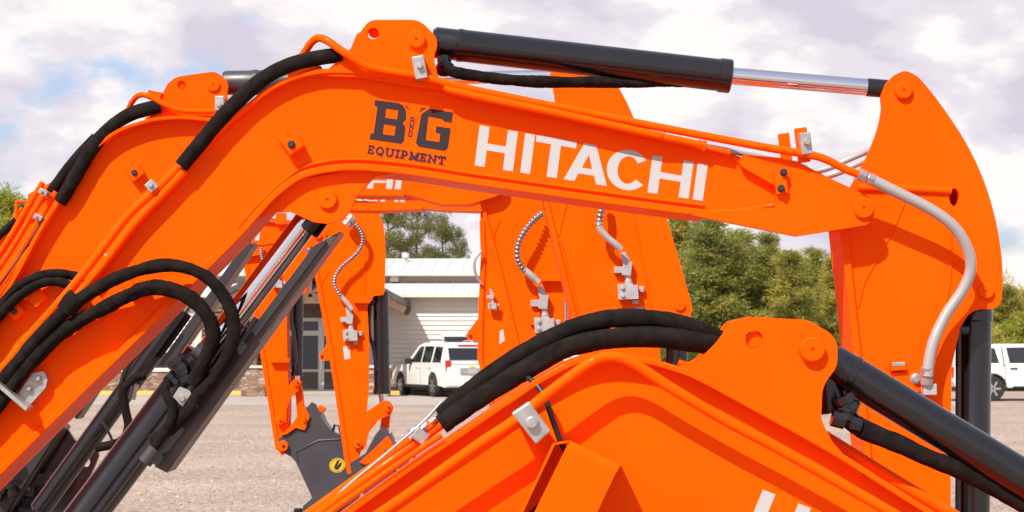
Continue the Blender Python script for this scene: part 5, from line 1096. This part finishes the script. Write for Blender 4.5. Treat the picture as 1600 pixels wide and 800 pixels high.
# ------------------------------------------------------------------ light, sky, camera
SUN = Vector((-.6, -1.0, 1.2)).normalized()
sd = bpy.data.lights.new('sun', 'SUN'); sd.energy = 4.2; sd.angle = math.radians(.6); sd.color = (1, .95, .87)
so = bpy.data.objects.new('sun', sd); COL.objects.link(so); so.rotation_euler = SUN.to_track_quat('Z', 'Y').to_euler(); so.location = SUN * 50
w = bpy.data.worlds.new('World'); sc.world = w; w.use_nodes = True; nt = w.node_tree; N = nt.nodes.new; L = nt.links.new
bg = nt.nodes['Background']; bg.inputs['Strength'].default_value = .1
sky = N('ShaderNodeTexSky'); sky.sky_type = 'NISHITA'; sky.sun_disc = False; sky.sun_elevation = math.asin(SUN.z); sky.sun_rotation = math.atan2(SUN.x, SUN.y); sky.dust_density = 2.0; sky.ozone_density = 1.5
tc = N('ShaderNodeTexCoord'); mp = N('ShaderNodeMapping'); mp.inputs['Scale'].default_value = (1, 1, 1.9); mp.inputs['Location'].default_value = (3.1, .4, .7); L(tc.outputs['Generated'], mp.inputs['Vector'])
def nz(scale, det, rough=.55, dist=.0):
    n = N('ShaderNodeTexNoise'); n.inputs['Scale'].default_value = scale; n.inputs['Detail'].default_value = det; n.inputs['Roughness'].default_value = rough; n.inputs['Distortion'].default_value = dist; L(mp.outputs['Vector'], n.inputs['Vector']); return n
def ramp(fac, *st):
    r = N('ShaderNodeValToRGB'); r.color_ramp.interpolation = 'EASE'; e = r.color_ramp.elements
    e[0].position, e[0].color = st[0][0], (*st[0][1], 1); e[1].position, e[1].color = st[-1][0], (*st[-1][1], 1)
    for p, c in st[1:-1]: x = e.new(p); x.color = (*c, 1)
    L(fac, r.inputs['Fac']); return r
cover = ramp(nz(9, 9, .5, .1).outputs['Fac'], (.33, (0, 0, 0)), (.42, (1, 1, 1)))
shade = ramp(nz(13, 8, .52, .15).outputs['Fac'], (.38, (3.8, 3.5, 4.1)), (.47, (4.5, 4.2, 4.6)), (.57, (5.7, 5.3, 5.2)))
sep = N('ShaderNodeSeparateXYZ'); L(tc.outputs['Generated'], sep.inputs[0])
hi = N('ShaderNodeMapRange'); hi.inputs['From Min'].default_value = .22; hi.inputs['From Max'].default_value = .55; hi.inputs['To Min'].default_value = 1; hi.inputs['To Max'].default_value = .35; L(sep.outputs['Z'], hi.inputs['Value'])
thin = N('ShaderNodeMath'); thin.operation = 'MULTIPLY'; L(cover.outputs['Color'], thin.inputs[0]); L(hi.outputs['Result'], thin.inputs[1])
mx = N('ShaderNodeMix'); mx.data_type = 'RGBA'; L(thin.outputs[0], mx.inputs['Factor']); tint = N('ShaderNodeMix'); tint.data_type = 'RGBA'; tint.inputs['Factor'].default_value = .45; tint.inputs['B'].default_value = (2.6, 2.9, 4.4, 1); L(sky.outputs['Color'], tint.inputs['A'])
L(tint.outputs['Result'], mx.inputs['A']); L(shade.outputs['Color'], mx.inputs['B']); L(mx.outputs['Result'], bg.inputs['Color'])

cd = bpy.data.cameras.new('camera'); co = bpy.data.objects.new('camera', cd); COL.objects.link(co); sc.camera = co
co.location = (0, 0, EYE); co.rotation_euler = (math.pi / 2, 0, 0); cd.sensor_width = 36; cd.lens = 36 * F / 1600; cd.shift_y = (HY - 400) / 1600; cd.clip_start = .1; cd.clip_end = 4000
cd.dof.use_dof = True; cd.dof.focus_distance = 5.9; cd.dof.aperture_fstop = 16
sc.view_settings.view_transform = 'Standard'; sc.view_settings.look = 'None'; sc.view_settings.exposure = .9; sc.view_settings.gamma = 1
sc.cycles.use_denoising = True; sc.cycles.max_bounces = 8
